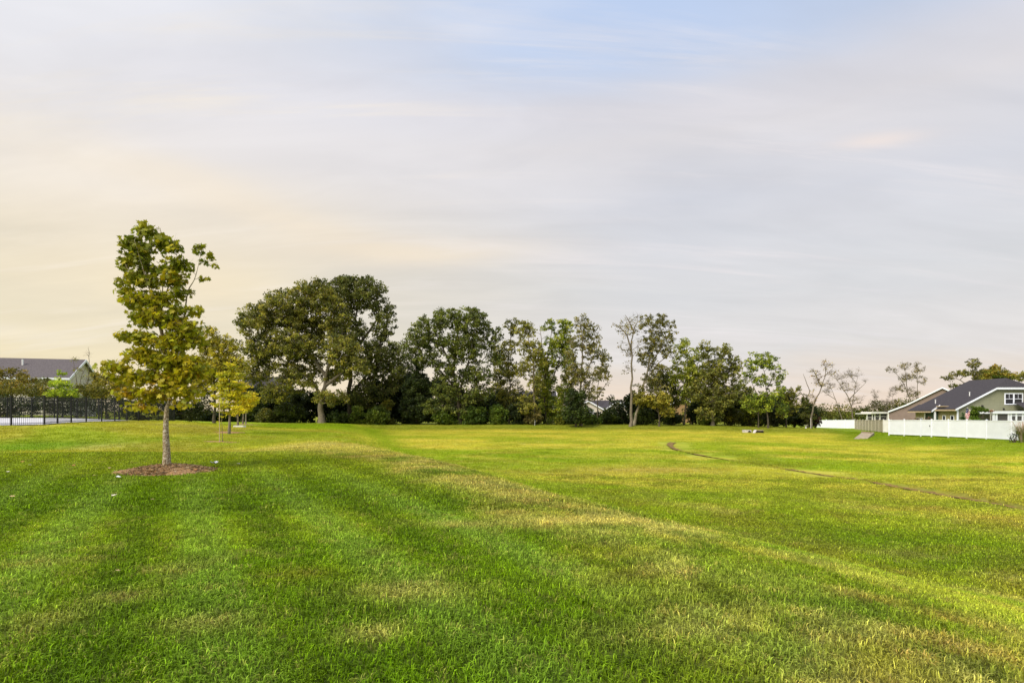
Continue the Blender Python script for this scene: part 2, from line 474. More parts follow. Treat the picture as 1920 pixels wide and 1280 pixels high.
def grass_colour(X, Y):
    d = rim_dist(X, Y)
    n8 = fbm(X, Y, 8, 31, 4); n3 = fbm(X, Y, 2.6, 41, 4); n1_ = fbm(X, Y, 0.8, 51, 4); n03 = fbm(X, Y, 0.25, 61, 3)
    # near lawn with mowing stripes running off beside the young maple
    c = lerp(C_LUSH, C_LUSH2, sst(.35, .68, n3) * .8)
    s = (X * 0.865 + Y * 0.50)
    st = np.sin(2 * math.pi * (s + 0.25 * (n8 - .5)) / 1.55 + 0.5)
    c = lerp(c, C_BLUE * 1.05, sst(0.0, 0.8, st) * .55)
    c = lerp(c, C_DEEP * .9, sst(0.1, 0.9, -st) * .55 * sst(.25, .5, n3))
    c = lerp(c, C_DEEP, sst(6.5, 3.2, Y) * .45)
    c = lerp(c, C_STRAW * .75, sst(.66, .80, n1_) * .35 * sst(.4, .6, n8))
    c = lerp(c, C_LUSH2 * np.array((1.25, 1.05, .8)), sst(10, 20, Y) * .55)
    # drier towards the rim
    e = -d + (n3 - .5) * 2.6 + (n8 - .5) * 2.0
    wband = np.interp(Y, [0, 6, 14, 25, 40], [2.6, 2.2, 2.6, 3.5, 4.5])
    dry = sst(wband, wband * .35, e) * (d < 6)
    c = lerp(c, lerp(C_OL * 1.1, C_STRAW, sst(.35, .62, n1_)), dry * (0.55 + .40 * sst(.4, .6, n03)) * (1 - .25 * sst(9, 4, Y)))
    c = lerp(c, C_STRAW * 1.12, np.exp(-((d + .35 + (n1_ - .5)) / np.interp(Y, [6, 14, 30], [.6, .8, 1.3])) ** 2) * sst(5, 9, Y) * .62)
    c = lerp(c, C_YG * .8, dry * sst(.5, .6, fbm(X, Y, .9, 177, 3)) * .45)
    c = lerp(c, C_TAN, dry * sst(.60, .74, fbm(X, Y, 1.1, 77, 3)) * .45)
    c = lerp(c, C_LUSH, dry * sst(.52, .64, fbm(X, Y, 1.2, 87, 4)) * .7)
    c = lerp(c, C_DEEP, dry * sst(.60, .70, fbm(X, Y, .6, 187, 4)) * .5)
    # land beyond the crest on the left
    back = sst(21.5, 23.5, Y + (n3 - .5) * 1.5) * (d < 3)
    cb = lerp(C_YG * .93, C_OL, sst(.35, .65, n3))
    cb = lerp(cb, C_BG * .9, sst(.48, .66, n8) * .7)
    cb = lerp(cb, C_BG, sst(52, 66, Y) * .7)
    c = lerp(c, cb, back)
    # basin
    cf = lerp(C_YG, C_YG * np.array((1.14, 1.08, 1.5)), sst(.35, .62, n3))
    cf = lerp(cf, C_BG, sst(.50, .68, n8) * .75)
    cf = lerp(cf, C_OL * .8, sst(.56, .75, n1_) * .5)
    ax, ay = (X * .90 - Y * .44), (X * .44 + Y * .90)
    na = fbm(ax / 3.2, ay, 2.0, 131, 4); nb_ = fbm(ax / 4.0, ay, 5.0, 141, 4); nc_ = fbm(ax / 2.5, ay, .8, 151, 4)
    cf = lerp(cf, C_BG * .92, sst(.50, .62, nb_) * .75)
    cf = lerp(cf, C_YG * np.array((1.30, 1.12, 1.9)), sst(.52, .64, na) * .75)
    cf = lerp(cf, C_OL * .55, sst(.56, .68, nc_) * .60 * sst(60, 30, Y))
    cf = lerp(cf, C_BG * .65, sst(.60, .72, fbm(ax / 2.0, ay, 1.6, 161, 4)) * .55)
    near = sst(30, 10, Y)
    cf = lerp(cf, lerp(C_OL * .9, C_LUSH2 * 1.2, sst(.42, .60, fbm(X, Y, 2.2, 91, 4))), near * .65)
    cf = lerp(cf, C_STRAW * .9, near * sst(.54, .66, fbm(ax / 2, ay, 1.0, 95, 4)) * .6)
    cf = lerp(cf, C_BG * .85, near * sst(.55, .66, fbm(ax / 2, ay, 1.2, 195, 4)) * .7)
    cf = lerp(cf, C_YG * np.array((1.12, 1.0, 1.5)), sst(40, 75, Y) * .45)
    inb = sst(np.interp(Y, [3, 10, 16], [.6, .6, .6]), np.interp(Y, [3, 10, 16], [3.6, 3.2, 2.2]), d + (n1_ - .5) * 2.6 + (n3 - .5) * 2.5 * sst(14, 7, Y))
    c = lerp(c, cf, inb)
    toe = np.exp(-((d - 4.0 - (n8 - .5) * 2) / 1.5) ** 2) * sst(5, 9, Y)
    c = lerp(c, C_BG * .95, toe * .75)
    # banks round the basin
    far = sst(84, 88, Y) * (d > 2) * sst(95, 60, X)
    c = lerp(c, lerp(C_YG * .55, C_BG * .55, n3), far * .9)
    fl = np.interp(Y, [40, 54, 57, 72, 86, 111], [46.0, 47.6, 47.7, 47.7, 56, 67])
    rb = sst(11, 3, fl - X + (n3 - .5) * 3) * sst(20, 40, Y)
    c = lerp(c, lerp(C_LUSH * 1.0, C_LUSH2 * .9, n3), rb * .9)
    for (x, y, ra, rb_, cc, am) in SPOTS:
        q = ((X - x) / ra) ** 2 + ((Y - y) / rb_) ** 2
        c = lerp(c, cc, am * np.exp(-q * 1.1) * (0.55 + 0.9 * n03))
    p = poly_dist(X, Y, PATH)
    c = lerp(c, C_TAN * .7, np.exp(-(p / 0.35) ** 2) * .6)
    # mower side: drier past the ditch
    g = 0.86 + 0.28 * n03
    return np.clip(c * g[..., None], 0, 1)


# ---- ground sheet
def spaced(edges):
    out = []
    for a, b, n in edges: out += list(np.linspace(a, b, n, endpoint=False))
    out.append(edges[-1][1])
    return np.array(out)


def grid_mesh(name, xs, ys, mat, lift=0.0):
    XX, YY = np.meshgrid(xs, ys)
    Z = terrain(XX, YY) + lift
    far = np.hypot(XX, YY)
    V = np.stack([XX.ravel(), YY.ravel(), Z.ravel()], 1)
    nx, ny = len(xs), len(ys)
    i = np.arange(nx * ny).reshape(ny, nx)
    Fq = np.stack([i[:-1, :-1].ravel(), i[:-1, 1:].ravel(), i[1:, 1:].ravel(), i[1:, :-1].ravel()], 1)
    col = grass_colour(XX.ravel(), YY.ravel())
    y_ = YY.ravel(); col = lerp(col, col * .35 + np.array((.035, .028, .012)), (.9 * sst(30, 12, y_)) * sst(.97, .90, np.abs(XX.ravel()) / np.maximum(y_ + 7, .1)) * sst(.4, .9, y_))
    return np_mesh(name, V, Fq, mat, col, True, 'POINT')


mg, t, b, q = new_mat('turf')
at = t.nodes.new('ShaderNodeAttribute'); at.attribute_name = 'tint'
g = t.nodes.new('ShaderNodeNewGeometry')
fa = q.noise(g.outputs['Position'], 14, 5, 0.7)
fb = q.noise(g.outputs['Position'], 1.6, 6, 0.65)
fc = q.noise(g.outputs['Position'], 60, 3, 0.7)
k = q.m('MULTIPLY', q.rng(fa, .28, .72, .62, 1.18, False), q.m('MULTIPLY', q.rng(fb, .3, .7, .82, 1.12, False), q.rng(fc, .3, .7, .75, 1.15, False)))
vs = t.nodes.new('ShaderNodeVectorMath'); vs.operation = 'SCALE'
t.links.new(at.outputs['Color'], vs.inputs[0]); t.links.new(k, vs.inputs['Scale'])
dis = q.rng(fb, .52, .66, 0, .35)
t.links.new(q.mix(dis, vs.outputs[0], (0.30, 0.29, 0.07, 1)), b.inputs['Base Color'])
b.inputs['Roughness'].default_value = 0.95; b.inputs['Specular IOR Level'].default_value = 0.1
bp = t.nodes.new('ShaderNodeBump'); bp.inputs['Strength'].default_value = 0.7; bp.inputs['Distance'].default_value = 0.05
q.put(bp.inputs['Height'], fa); t.links.new(bp.outputs[0], b.inputs['Normal'])
XS = spaced([(-2500, -300, 12), (-300, -90, 40), (-90, -30, 110), (-30, -8, 90), (-8, 8, 110), (8, 30, 90), (30, 90, 130), (90, 300, 40), (300, 2500, 12)])
YS = spaced([(-200, -10, 20), (-10, 2, 20), (2, 12, 100), (12, 32, 130), (32, 60, 110), (60, 125, 150), (125, 300, 30), (300, 3500, 20)])
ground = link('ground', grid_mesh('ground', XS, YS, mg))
tag(ground, 'mown grass field with a shallow drainage basin sunk into its right side', kind='structure')

# ---- grass blades: instanced tufts over the visible turf
grass_m = leaf_mat('grass_blade', 0.25, 0.5, 'tint', 'INSTANCER')
_t = grass_m.node_tree
_t.nodes['Principled BSDF'].inputs['Specular IOR Level'].default_value = .08
_a = [n for n in _t.nodes if n.type == 'ATTRIBUTE'][0]
_b = _t.nodes.new('ShaderNodeAttribute'); _b.attribute_type = 'GEOMETRY'; _b.attribute_name = 'blade'
_s = _t.nodes.new('ShaderNodeVectorMath'); _s.operation = 'SCALE'
_to = [l.to_socket for l in _a.outputs['Color'].links]
for so in _to: _t.links.new(_s.outputs[0], so)
_t.links.new(_a.outputs['Color'], _s.inputs[0]); _t.links.new(_b.outputs['Fac'], _s.inputs['Scale'])


def tuft_mesh(name, nb, rad, h, wd, lean, seed, var=.46):
    r = np.random.default_rng(seed)
    V = []; Fc = []
    for i in range(nb):
        a = r.uniform(0, 6.283); rr = rad * math.sqrt(r.uniform(0, 1))
        bx, by = rr * math.cos(a), rr * math.sin(a)
        a2 = r.uniform(0, 6.283); L = h * r.uniform(.55, 1.15); ln = lean * r.uniform(.3, 1.5)
        dxy = np.array((math.cos(a2), math.sin(a2))); sd_ = np.array((-dxy[1], dxy[0])) * wd * r.uniform(.7, 1.2) / 2
        n = len(V)
        p1 = np.array((bx, by)) + dxy * ln * L * .35; p2 = np.array((bx, by)) + dxy * ln * L
        z1 = L * .60; z2 = L * max(.25, (1 - .35 * ln))
        V += [(bx - sd_[0], by - sd_[1], -.01), (bx + sd_[0], by + sd_[1], -.01), (p1[0] + sd_[0] * .85, p1[1] + sd_[1] * .85, z1), (p1[0] - sd_[0] * .85, p1[1] - sd_[1] * .85, z1), (p2[0], p2[1], z2)]
        Fc += [(n, n + 1, n + 2, n + 3), (n + 3, n + 2, n + 4)]
    me = bpy.data.meshes.new(name); me.from_pydata(V, [], Fc); me.materials.append(grass_m)
    a = me.attributes.new('blade', 'FLOAT', 'FACE')
    a.data.foreach_set('value', np.repeat(np.clip(r.lognormal(0, var, nb), .35, 2.3), 2).astype(np.float32)); me.update()
    return me


def grass_layer(name, label, y0, y1, dens, tufts, res, spread=1.06, smin=.7, smax=1.3, seed=1, va=.62, vb=1.36, odd=.93):
    ys = []; y = y0
    while y < y1:
        ys.append(y); y += max(res, y * res * .12)
    ys = np.array(ys + [y1])
    ts = np.linspace(-0.96 * spread, 0.96 * spread, int(150 / res * .12) + 40)
    YY, TT = np.meshgrid(ys, ts, indexing='ij'); XX = TT * (YY + np.interp(YY, [1, 30], [7.0, 9.0]))
    Z = terrain(XX, YY)
    ok = (poly_dist(XX, YY, PATH) > np.interp(YY, [15, 26, 45], [.12, .2, .34]))
    ok &= ~(np.hypot(XX - MUL[0], YY - MUL[1]) < 1.05)
    ok &= ~((XX < np.interp(YY, [36, 52], [-30.0, -34.3])) & (YY > 36.4))
    ny, nx = YY.shape
    i = np.arange(nx * ny).reshape(ny, nx)
    q_ = (ok[:-1, :-1] & ok[1:, 1:] & ok[1:, :-1] & ok[:-1, 1:]).ravel()
    Fq = np.stack([i[:-1, :-1].ravel(), i[:-1, 1:].ravel(), i[1:, 1:].ravel(), i[1:, :-1].ravel()], 1)[q_]
    me = np_mesh(name, np.stack([XX.ravel(), YY.ravel(), Z.ravel()], 1), Fq, None, grass_colour(XX.ravel(), YY.ravel()), True, 'POINT')
    o = link(name, me)
    tag(o, label, kind='stuff')
    ng = bpy.data.node_groups.new(name, 'GeometryNodeTree')
    ng.interface.new_socket('Geometry', in_out='INPUT', socket_type='NodeSocketGeometry')
    ng.interface.new_socket('Geometry', in_out='OUTPUT', socket_type='NodeSocketGeometry')
    N = ng.nodes; L = ng.links
    gi, go = N.new('NodeGroupInput'), N.new('NodeGroupOutput')
    dp = N.new('GeometryNodeDistributePointsOnFaces'); dp.inputs['Density'].default_value = dens; dp.inputs['Seed'].default_value = seed
    L.new(gi.outputs[0], dp.inputs['Mesh'])
    # per-tuft variation of tint
    rv = N.new('FunctionNodeRandomValue'); rv.data_type = 'FLOAT'; rv.inputs[2].default_value = va; rv.inputs[3].default_value = vb
    na = N.new('GeometryNodeInputNamedAttribute'); na.data_type = 'FLOAT_COLOR'; na.inputs[0].default_value = 'tint'
    vm = N.new('ShaderNodeVectorMath'); vm.operation = 'SCALE'
    L.new(na.outputs[0], vm.inputs[0]); L.new(rv.outputs[1], vm.inputs['Scale'])
    rv3 = N.new('FunctionNodeRandomValue'); rv3.data_type = 'FLOAT'; rv3.inputs['Seed'].default_value = 9
    gt = N.new('FunctionNodeCompare'); gt.data_type = 'FLOAT'; gt.operation = 'GREATER_THAN'; gt.inputs[1].default_value = odd
    L.new(rv3.outputs[1], gt.inputs[0])
    sw = N.new('GeometryNodeSwitch'); sw.input_type = 'VECTOR'
    L.new(gt.outputs[0], sw.inputs[0]); L.new(vm.outputs[0], sw.inputs[1])
    vm2 = N.new('ShaderNodeVectorMath'); vm2.operation = 'MULTIPLY_ADD'; L.new(vm.outputs[0], vm2.inputs[0]); vm2.inputs[1].default_value = (1.0, .8, .8); vm2.inputs[2].default_value = (.12, .10, .04)
    L.new(vm2.outputs[0], sw.inputs[2])
    sa_ = N.new('GeometryNodeStoreNamedAttribute'); sa_.data_type = 'FLOAT_COLOR'; sa_.domain = 'POINT'; sa_.inputs['Name'].default_value = 'tint'
    L.new(dp.outputs['Points'], sa_.inputs['Geometry']); L.new(sw.outputs[0], sa_.inputs['Value'])
    j = N.new('GeometryNodeGeometryToInstance')
    for k_, me_ in enumerate(tufts):
        ob = bpy.data.objects.new('tuft', me_)
        oi = N.new('GeometryNodeObjectInfo'); oi.inputs['Object'].default_value = ob
        L.new(oi.outputs['Geometry'], j.inputs[0])
    ip = N.new('GeometryNodeInstanceOnPoints'); ip.inputs['Pick Instance'].default_value = True
    L.new(sa_.outputs[0], ip.inputs['Points']); L.new(j.outputs[0], ip.inputs['Instance'])
    rr = N.new('FunctionNodeRandomValue'); rr.data_type = 'FLOAT_VECTOR'; rr.inputs[0].default_value = (-.12, -.12, 0); rr.inputs[1].default_value = (.12, .12, 6.283); rr.inputs['Seed'].default_value = 3
    L.new(rr.outputs[0], ip.inputs['Rotation'])
    rs = N.new('FunctionNodeRandomValue'); rs.data_type = 'FLOAT'; rs.inputs[2].default_value = smin; rs.inputs[3].default_value = smax; rs.inputs['Seed'].default_value = 5
    L.new(rs.outputs[1], ip.inputs['Scale'])
    L.new(ip.outputs[0], go.inputs[0])
    md = o.modifiers.new('grass', 'NODES'); md.node_group = ng
    return o


mx_, my_, mz_ = ground_hit(313, 883)
MUL = (mx_, my_)

T_near = [tuft_mesh('tuft_near', 28, .085, .053, .0066, .9, k) for k in range(10)]
T_mid = [tuft_mesh('tuft_mid', 34, .16, .060, .012, .95, 20 + k, .36) for k in range(6)]
T_far = [tuft_mesh('tuft_far', 50, .46, .060, .020, .9, 40 + k, .16) for k in range(6)]
grass_layer('lawn_grass', 'dark green blades of mown lawn in the foreground', 0.6, 9.0, 200, T_near, .12, seed=1)
grass_layer('field_grass', 'short grass over the crest and the near half of the basin', 9.0, 26.0, 60, T_mid, .2, seed=2, va=.70, vb=1.25, odd=.97)
grass_layer('distant_grass', 'yellowish short grass across the far field and its banks', 26.0, 93.0, 6.5, T_far, .4, seed=3, va=.86, vb=1.12, odd=2.0)

# ------------------------------------------------------------------ foliage
bark_dark = pmat('bark_dark', S(82, 74, 60), .9, .3, 6, .6, 25)
bark_grey = pmat('bark_grey', S(118, 108, 92), .9, .3, 6, .6, 25)
bark_pale = pmat('bark_pale', S(136, 127, 108), .85, .28, 2.2, .5, 18)
m_leaf = leaf_mat('foliage', 0.34)


def tubes(segs, k=5):
    """segs: (n,8) p0 p1 r0 r1 -> V, F"""
    s = np.asarray(segs, float)
    p0, p1, r0, r1 = s[:, :3], s[:, 3:6], s[:, 6], s[:, 7]
    d = p1 - p0; L = np.linalg.norm(d, axis=1, keepdims=True) + 1e-9; d = d / L
    p1 = p1 + d * (r1[:, None] * .5)
    h = np.where(np.abs(d[:, :1]) < .8, np.array([[1., 0, 0]]), np.array([[0, 1., 0]]))
    e1 = np.cross(d, h); e1 /= np.linalg.norm(e1, axis=1, keepdims=True); e2 = np.cross(d, e1)
    V = []
    for p, r in ((p0, r0), (p1, r1)):
        for i in range(k):
            a = 2 * math.pi * i / k
            V.append(p + r[:, None] * (math.cos(a) * e1 + math.sin(a) * e2))
    V = np.stack(V, 1)
    n = len(s); base = (np.arange(n) * 2 * k)[:, None]
    Fs = [np.concatenate([base + i, base + (i + 1) % k, base + k + (i + 1) % k, base + k + i], 1) for i in range(k)]
    return V.reshape(-1, 3), np.concatenate(Fs, 0)


def smooth_line(pts, n):
    pts = np.asarray(pts, float)
    t = np.linspace(0, len(pts) - 1, n)
    out = []
    for x in t:
        i = min(int(x), len(pts) - 2); f = x - i
        p0 = pts[max(i - 1, 0)]; p1 = pts[i]; p2 = pts[i + 1]; p3 = pts[min(i + 2, len(pts) - 1)]
        out.append(.5 * ((2 * p1) + (-p0 + p2) * f + (2 * p0 - 5 * p1 + 4 * p2 - p3) * f * f + (-p0 + 3 * p1 - 3 * p2 + p3) * f ** 3))
    return np.array(out)


def pipe(line, rad, k=9, rough=.06, seed=0):
    """one continuous tapered tube along a line"""
    line = np.asarray(line); n = len(line); r = np.random.default_rng(seed)
    V = []; 
    for i in range(n):
        d = line[min(i + 1, n - 1)] - line[max(i - 1, 0)]; d = d / (np.linalg.norm(d) + 1e-9)
        h = np.array((0, 1., 0)) if abs(d[1]) < .8 else np.array((1., 0, 0))
        e1 = np.cross(d, h); e1 /= np.linalg.norm(e1); e2 = np.cross(d, e1)
        for j_ in range(k):
            a = 2 * math.pi * j_ / k
            V.append(line[i] + rad[i] * (1 + r.uniform(-rough, rough)) * (math.cos(a) * e1 + math.sin(a) * e2))
    Fq = [(i * k + j_, i * k + (j_ + 1) % k, (i + 1) * k + (j_ + 1) % k, (i + 1) * k + j_) for i in range(n - 1) for j_ in range(k)]
    return np.array(V), np.array(Fq)


def merge(parts):
    V = []; Fq = []; n = 0
    for v, f in parts:
        V.append(v); Fq.append(f + n); n += len(v)
    return np.concatenate(V), np.concatenate(Fq)


def rand_dirs(r, n):
    v = r.normal(size=(n, 3)); return v / (np.linalg.norm(v, axis=1, keepdims=True) + 1e-9)


LEAF2 = np.array([(0, -.5), (.34, -.05), (0, .55), (-.34, -.05)])
# five-lobed leaf outline
LEAF5 = np.array([(0, -.10), (.26, -.30), (.30, -.12), (.56, .02), (.33, .14), (.40, .42), (.15, .36), (0, .72), (-.15, .36), (-.40, .42), (-.33, .14), (-.56, .02), (-.30, -.12), (-.26, -.30)])


def leaves(r, cen, rad, m, size, cols, flat=.7, up=.35, outline=LEAF2, fold=.18, droop=0.0, jitter=.22):
    """m leaves round each centre; cols (n,3) tint of each clump"""
    n = len(cen)
    c = np.repeat(cen, m, 0); rr = np.repeat(rad, m)[:, None]
    d = rand_dirs(r, n * m); rho = r.uniform(0, 1, (n * m, 1)) ** .45
    off = d * rho * rr; off[:, 2] *= flat
    p = c + off
    nrm = rand_dirs(r, n * m) + d * .5; nrm[:, 2] += up
    nrm /= np.linalg.norm(nrm, axis=1, keepdims=True)
    a = rand_dirs(r, n * m); a[:, 2] -= droop
    e2 = a - nrm * np.sum(a * nrm, 1, keepdims=True); e2 /= np.linalg.norm(e2, axis=1, keepdims=True) + 1e-9
    e1 = np.cross(e2, nrm)
    s = (size * r.uniform(.6, 1.3, n * m))[:, None]
    V = []
    for (x, y) in outline:
        V.append(p + s * (x * e1 + y * e2 - abs(x) * fold * nrm * 2))
    V = np.stack(V, 1).reshape(-1, 3)
    k = len(outline)
    Fq = np.arange(n * m * k).reshape(-1, k)
    tint = np.repeat(cols, m, 0) * (1 + r.uniform(-jitter, jitter, (n * m, 1)))
    tint[:, 0:1] *= 1 + r.uniform(-.12, .18, (n * m, 1))
    return V, Fq, np.clip(tint, .004, .9), p, e1, e2, nrm, s


def lobes3(lobes, Y, depth=.9):
    out = []
    for L in lobes:
        u, v, ru, rv = L[:4]
        dy = L[4] if len(L) > 4 else 0
        yy = Y + dy
        c = P(u, v, yy); k_ = yy / F
        out.append((c, np.array((ru * k_, depth * min(ru, 1.4 * rv) * k_, rv * k_))))
    return out


def clump_points(r, lob, cr, density):
    """clump centres spread through the lobes, kept apart from each other, more of them towards the outside"""
    pts = []
    for (c, s) in lob:
        s2 = np.maximum(s - cr * .45, s * .5)
        vol = 4.19 * s[0] * s[1] * s[2]
        n = max(3, int(density * vol / (cr ** 3 * 4.19) * 2.6) + 1)
        d = rand_dirs(r, n * 3); rho = r.uniform(0.03, 1, (n * 3, 1)) ** .42
        cand = c + d * rho * s2
        pts.append(cand[:n])
    cand = np.concatenate(pts); r.shuffle(cand)
    keep = []
    for p in cand:
        if not keep or np.min(np.sum((np.array(keep) - p) ** 2, 1)) > (cr * .55) ** 2:
            keep.append(p)
    return np.array(keep)


def skeleton(r, stems, clumps, twig_r, wob=.12):
    """stems: lists of points with radii; every clump is joined to the nearest sensible point of the growing skeleton"""
    pos = []; par = []; rad0 = []; plen = []
    for (line, rads) in stems:
        prev = -1
        for p, q_ in zip(line, rads):
            pos.append(p); par.append(prev if prev >= 0 else -1); rad0.append(q_)
            plen.append(0 if prev < 0 else plen[prev] + np.linalg.norm(p - pos[prev]) * .15)
            prev = len(pos) - 1
    ns = len(pos)
    sp = np.array(pos)
    dist = np.array([np.min(np.linalg.norm(sp - c, axis=1)) for c in clumps])
    order = np.argsort(dist)
    w_ = [0.0] * ns
    P_ = np.zeros((ns + len(clumps) * 5, 3)); P_[:ns] = sp
    PL = np.zeros(len(P_)); PL[:ns] = plen
    n = ns; ends = []
    zb = sp[:, 2].min(); zt = sp[:, 2].max()
    for i in order:
        c = clumps[i]
        d = np.linalg.norm(P_[:n] - c, axis=1)
        dz_ = P_[:n, 2] - c[2]
        low = np.clip((zb + .18 * (zt - zb)) - P_[:n, 2], 0, None) * 3
        cost = d + .30 * PL[:n] + 1.1 * np.clip(dz_ + .25 * d, 0, None) + low
        j_ = int(np.argmin(cost))
        a = P_[j_]; L = np.linalg.norm(c - a)
        nn = 3 if L > 1.2 else 2
        prev = j_
        side = rand_dirs(r, 1)[0] * L * wob
        for k_ in range(1, nn + 1):
            f = k_ / nn
            p = a + (c - a) * f + side * math.sin(math.pi * f) + np.array((0, 0, L * .10 * math.sin(math.pi * f)))
            P_[n] = p; PL[n] = PL[prev] + np.linalg.norm(p - P_[prev])
            par.append(prev); rad0.append(0); w_.append(0.0)
            prev = n; n += 1
        w_[prev] += 1.0; ends.append(prev)
    w_ = np.array(w_)
    for i in range(n - 1, ns - 1, -1):
        w_[par[i]] += w_[i]
    rad = np.maximum(np.array(rad0), twig_r * np.maximum(w_, .3) ** .46)
    rad[:ns] = np.array(rad0[:ns])
    segs = []
    for i in range(ns, n):
        j_ = par[i]
        r0 = min(rad[j_], rad[i] * 1.35)
        segs.append((*P_[j_], *P_[i], r0, rad[i]))
    return segs


def twigs(r, cen, rad, m, tr, up=.4, levels=1):
    n = len(cen)
    c = np.repeat(cen, m, 0); d = rand_dirs(r, n * m); d[:, 2] = d[:, 2] * .7 + up
    d /= np.linalg.norm(d, axis=1, keepdims=True)
    L = np.repeat(rad, m)[:, None] * r.uniform(.6, 1.15, (n * m, 1))
    mid = c + d * L * .5 + rand_dirs(r, n * m) * L * .09
    e = c + d * L
    z = np.ones((n * m, 1))
    out = [np.concatenate([c, mid, z * tr, z * tr * .7], 1), np.concatenate([mid, e, z * tr * .7, z * tr * .35], 1)]
    if levels > 1:
        for q_ in (.45, .75):
            s0 = c + d * L * q_
            d2 = d + rand_dirs(r, n * m) * .9; d2 /= np.linalg.norm(d2, axis=1, keepdims=True)
            e2 = s0 + d2 * L * .5
            out.append(np.concatenate([s0, e2, z * tr * .5, z * tr * .25], 1))
            m2 = (s0 + e2) / 2; d3 = d2 + rand_dirs(r, n * m) * .9; d3 /= np.linalg.norm(d3, axis=1, keepdims=True)
            out.append(np.concatenate([m2, m2 + d3 * L * .3, z * tr * .35, z * tr * .2], 1))
    return np.concatenate(out)


GL = 'planted trees on the left lawn'
GRP = 'trees of the tree line beyond the field'
NLEAF = [0]


def tree(name, label, Y, stems, lobes, col, col2=None, cr=.95, dens=.6, per=42, size=.34, bark=bark_dark, bare=0.0, tr=.018, seed=None,
         r0=None, group=GRP, cat='tree', flat=.72, up=.3, twn=5, jit=.22, low=None, depth=.9, droop=0.0, outline=LEAF2, fold=.18, taper=.32):
    seed = int(sum(ord(ch) for ch in label)) if seed is None else seed
    r = np.random.default_rng(seed)
    u0 = stems[0][0][0]
    bx, by = (u0 - 960) / F * Y, Y
    bz = gz(bx, by)
    if bare < .2 and group != GL: cr *= .62; per = int(per * .50); size *= 1.02; dens *= .74; tr *= .8
    root = thing(name, (bx, by, bz), label, cat, group)
    st = []; parts = []
    H = 0
    for si, s in enumerate(stems):
        pts = []
        for k_, p in enumerate(s):
            dy = p[2] if len(p) > 2 else 0
            q_ = P(p[0], p[1], Y + dy)
            if k_ == 0 and abs(p[1] - stems[0][0][1]) < 6:
                x = (p[0] - 960) / F * Y; q_ = np.array((x, Y, gz(x, Y) - .15))
            pts.append(q_)
        line = smooth_line(pts, max(6, len(pts) * 3))
        line[1:-1] += r.normal(size=(len(line) - 2, 3)) * .02 * np.linalg.norm(line[-1] - line[0]) * .25
        L = np.linalg.norm(line[-1] - line[0])
        rb = .8 * (r0 if r0 else .028 * L + .03) * (1.0 if si == 0 else .62)
        f = np.linspace(0, 1, len(line))
        rads = rb * (1 - f * (1 - .16)) ** 1.0
        if s[0][1] > stems[0][0][1] - 6: rads = rads * (1 + .6 * np.exp(-f * 14))
        st.append((line, rads))
        parts.append(pipe(line, rads, 8, .05, seed + si))
    lob = lobes3(lobes, Y, depth)
    cen = clump_points(r, lob, cr, dens)
    crr = cr * r.uniform(.65, 1.25, len(cen))
    segs = skeleton(r, st, cen, tr)
    V, Fq = tubes(segs, 5)
    parts.append((V, Fq))
    if twn:
        tw = twigs(r, cen, crr, twn, tr * .55, .4, 2 if bare > .3 else 1)
        parts.append(tubes(tw, 3))
    link('trunk', np_mesh('trunk', *merge(parts), bark, None, True), root)
    sel = r.uniform(size=len(cen)) >= bare
    c2 = cen[sel]; cr2 = crr[sel]
    if len(c2):
        col = np.array(col) * 1.35; col2 = np.array(col2) * 2.0 if col2 is not None else col * 1.35
        t_ = r.uniform(0, 1, (len(c2), 1)) ** 1.3
        tint = col * (1 - t_) + col2 * t_
        m = int(per * (1 - bare * .4))
        V, Fq, tn, *_ = leaves(r, c2, cr2, m, size, tint, flat, up, outline, fold, droop, jit)
        NLEAF[0] += len(Fq)
        o = link('crown', np_mesh('crown', V, Fq, m_leaf, tn), root)
        o['kind'] = 'stuff'
    return root


# leaf albedos
DK = (.050, .062, .014); DK2 = (.125, .135, .030)
OL_ = (.105, .110, .018); OL2 = (.210, .200, .034)
GR = (.085, .125, .014); GR2 = (.190, .230, .026)
YG_ = (.240, .250, .015); YG2 = (.420, .390, .020)
YL = (.360, .310, .014); YL2 = (.520, .430, .024)
LG = (.150, .185, .022); LG2 = (.290, .310, .045)
OR_ = (.330, .190, .028); OR2 = (.450, .300, .040)
CED = (.018, .030, .009); CED2 = (.045, .062, .014)

tree('oak_tree', 'broad spreading oak with pale limbs, left of the two great oaks', 92,
     [[(603, 797), (601, 762), (606, 735), (613, 700), (620, 655), (612, 605)], [(604, 750), (585, 715), (556, 690), (520, 668)], [(611, 705), (588, 672), (560, 630), (545, 590)], [(608, 725), (640, 700), (660, 690)], [(614, 690), (640, 640), (640, 600)]],
     [(485, 605, 44, 40), (535, 578, 50, 40), (590, 556, 46, 36), (625, 590, 36, 40), (497, 655, 45, 34), (560, 645, 58, 40), (478, 695, 38, 28), (560, 715, 45, 26), (640, 655, 42, 44, -2), (665, 690, 34, 30, -2), (620, 745, 36, 20, -2), (515, 738, 32, 24), (600, 612, 36, 26, 2), (560, 602, 40, 26), (625, 700, 32, 26, 2), (540, 690, 34, 22), (585, 690, 26, 24, 3), (455, 610, 16, 14), (450, 650, 14, 12)],
     DK, OL2, cr=1.15, dens=.70, per=64, size=.34, bark=bark_grey, r0=.62, tr=.026)
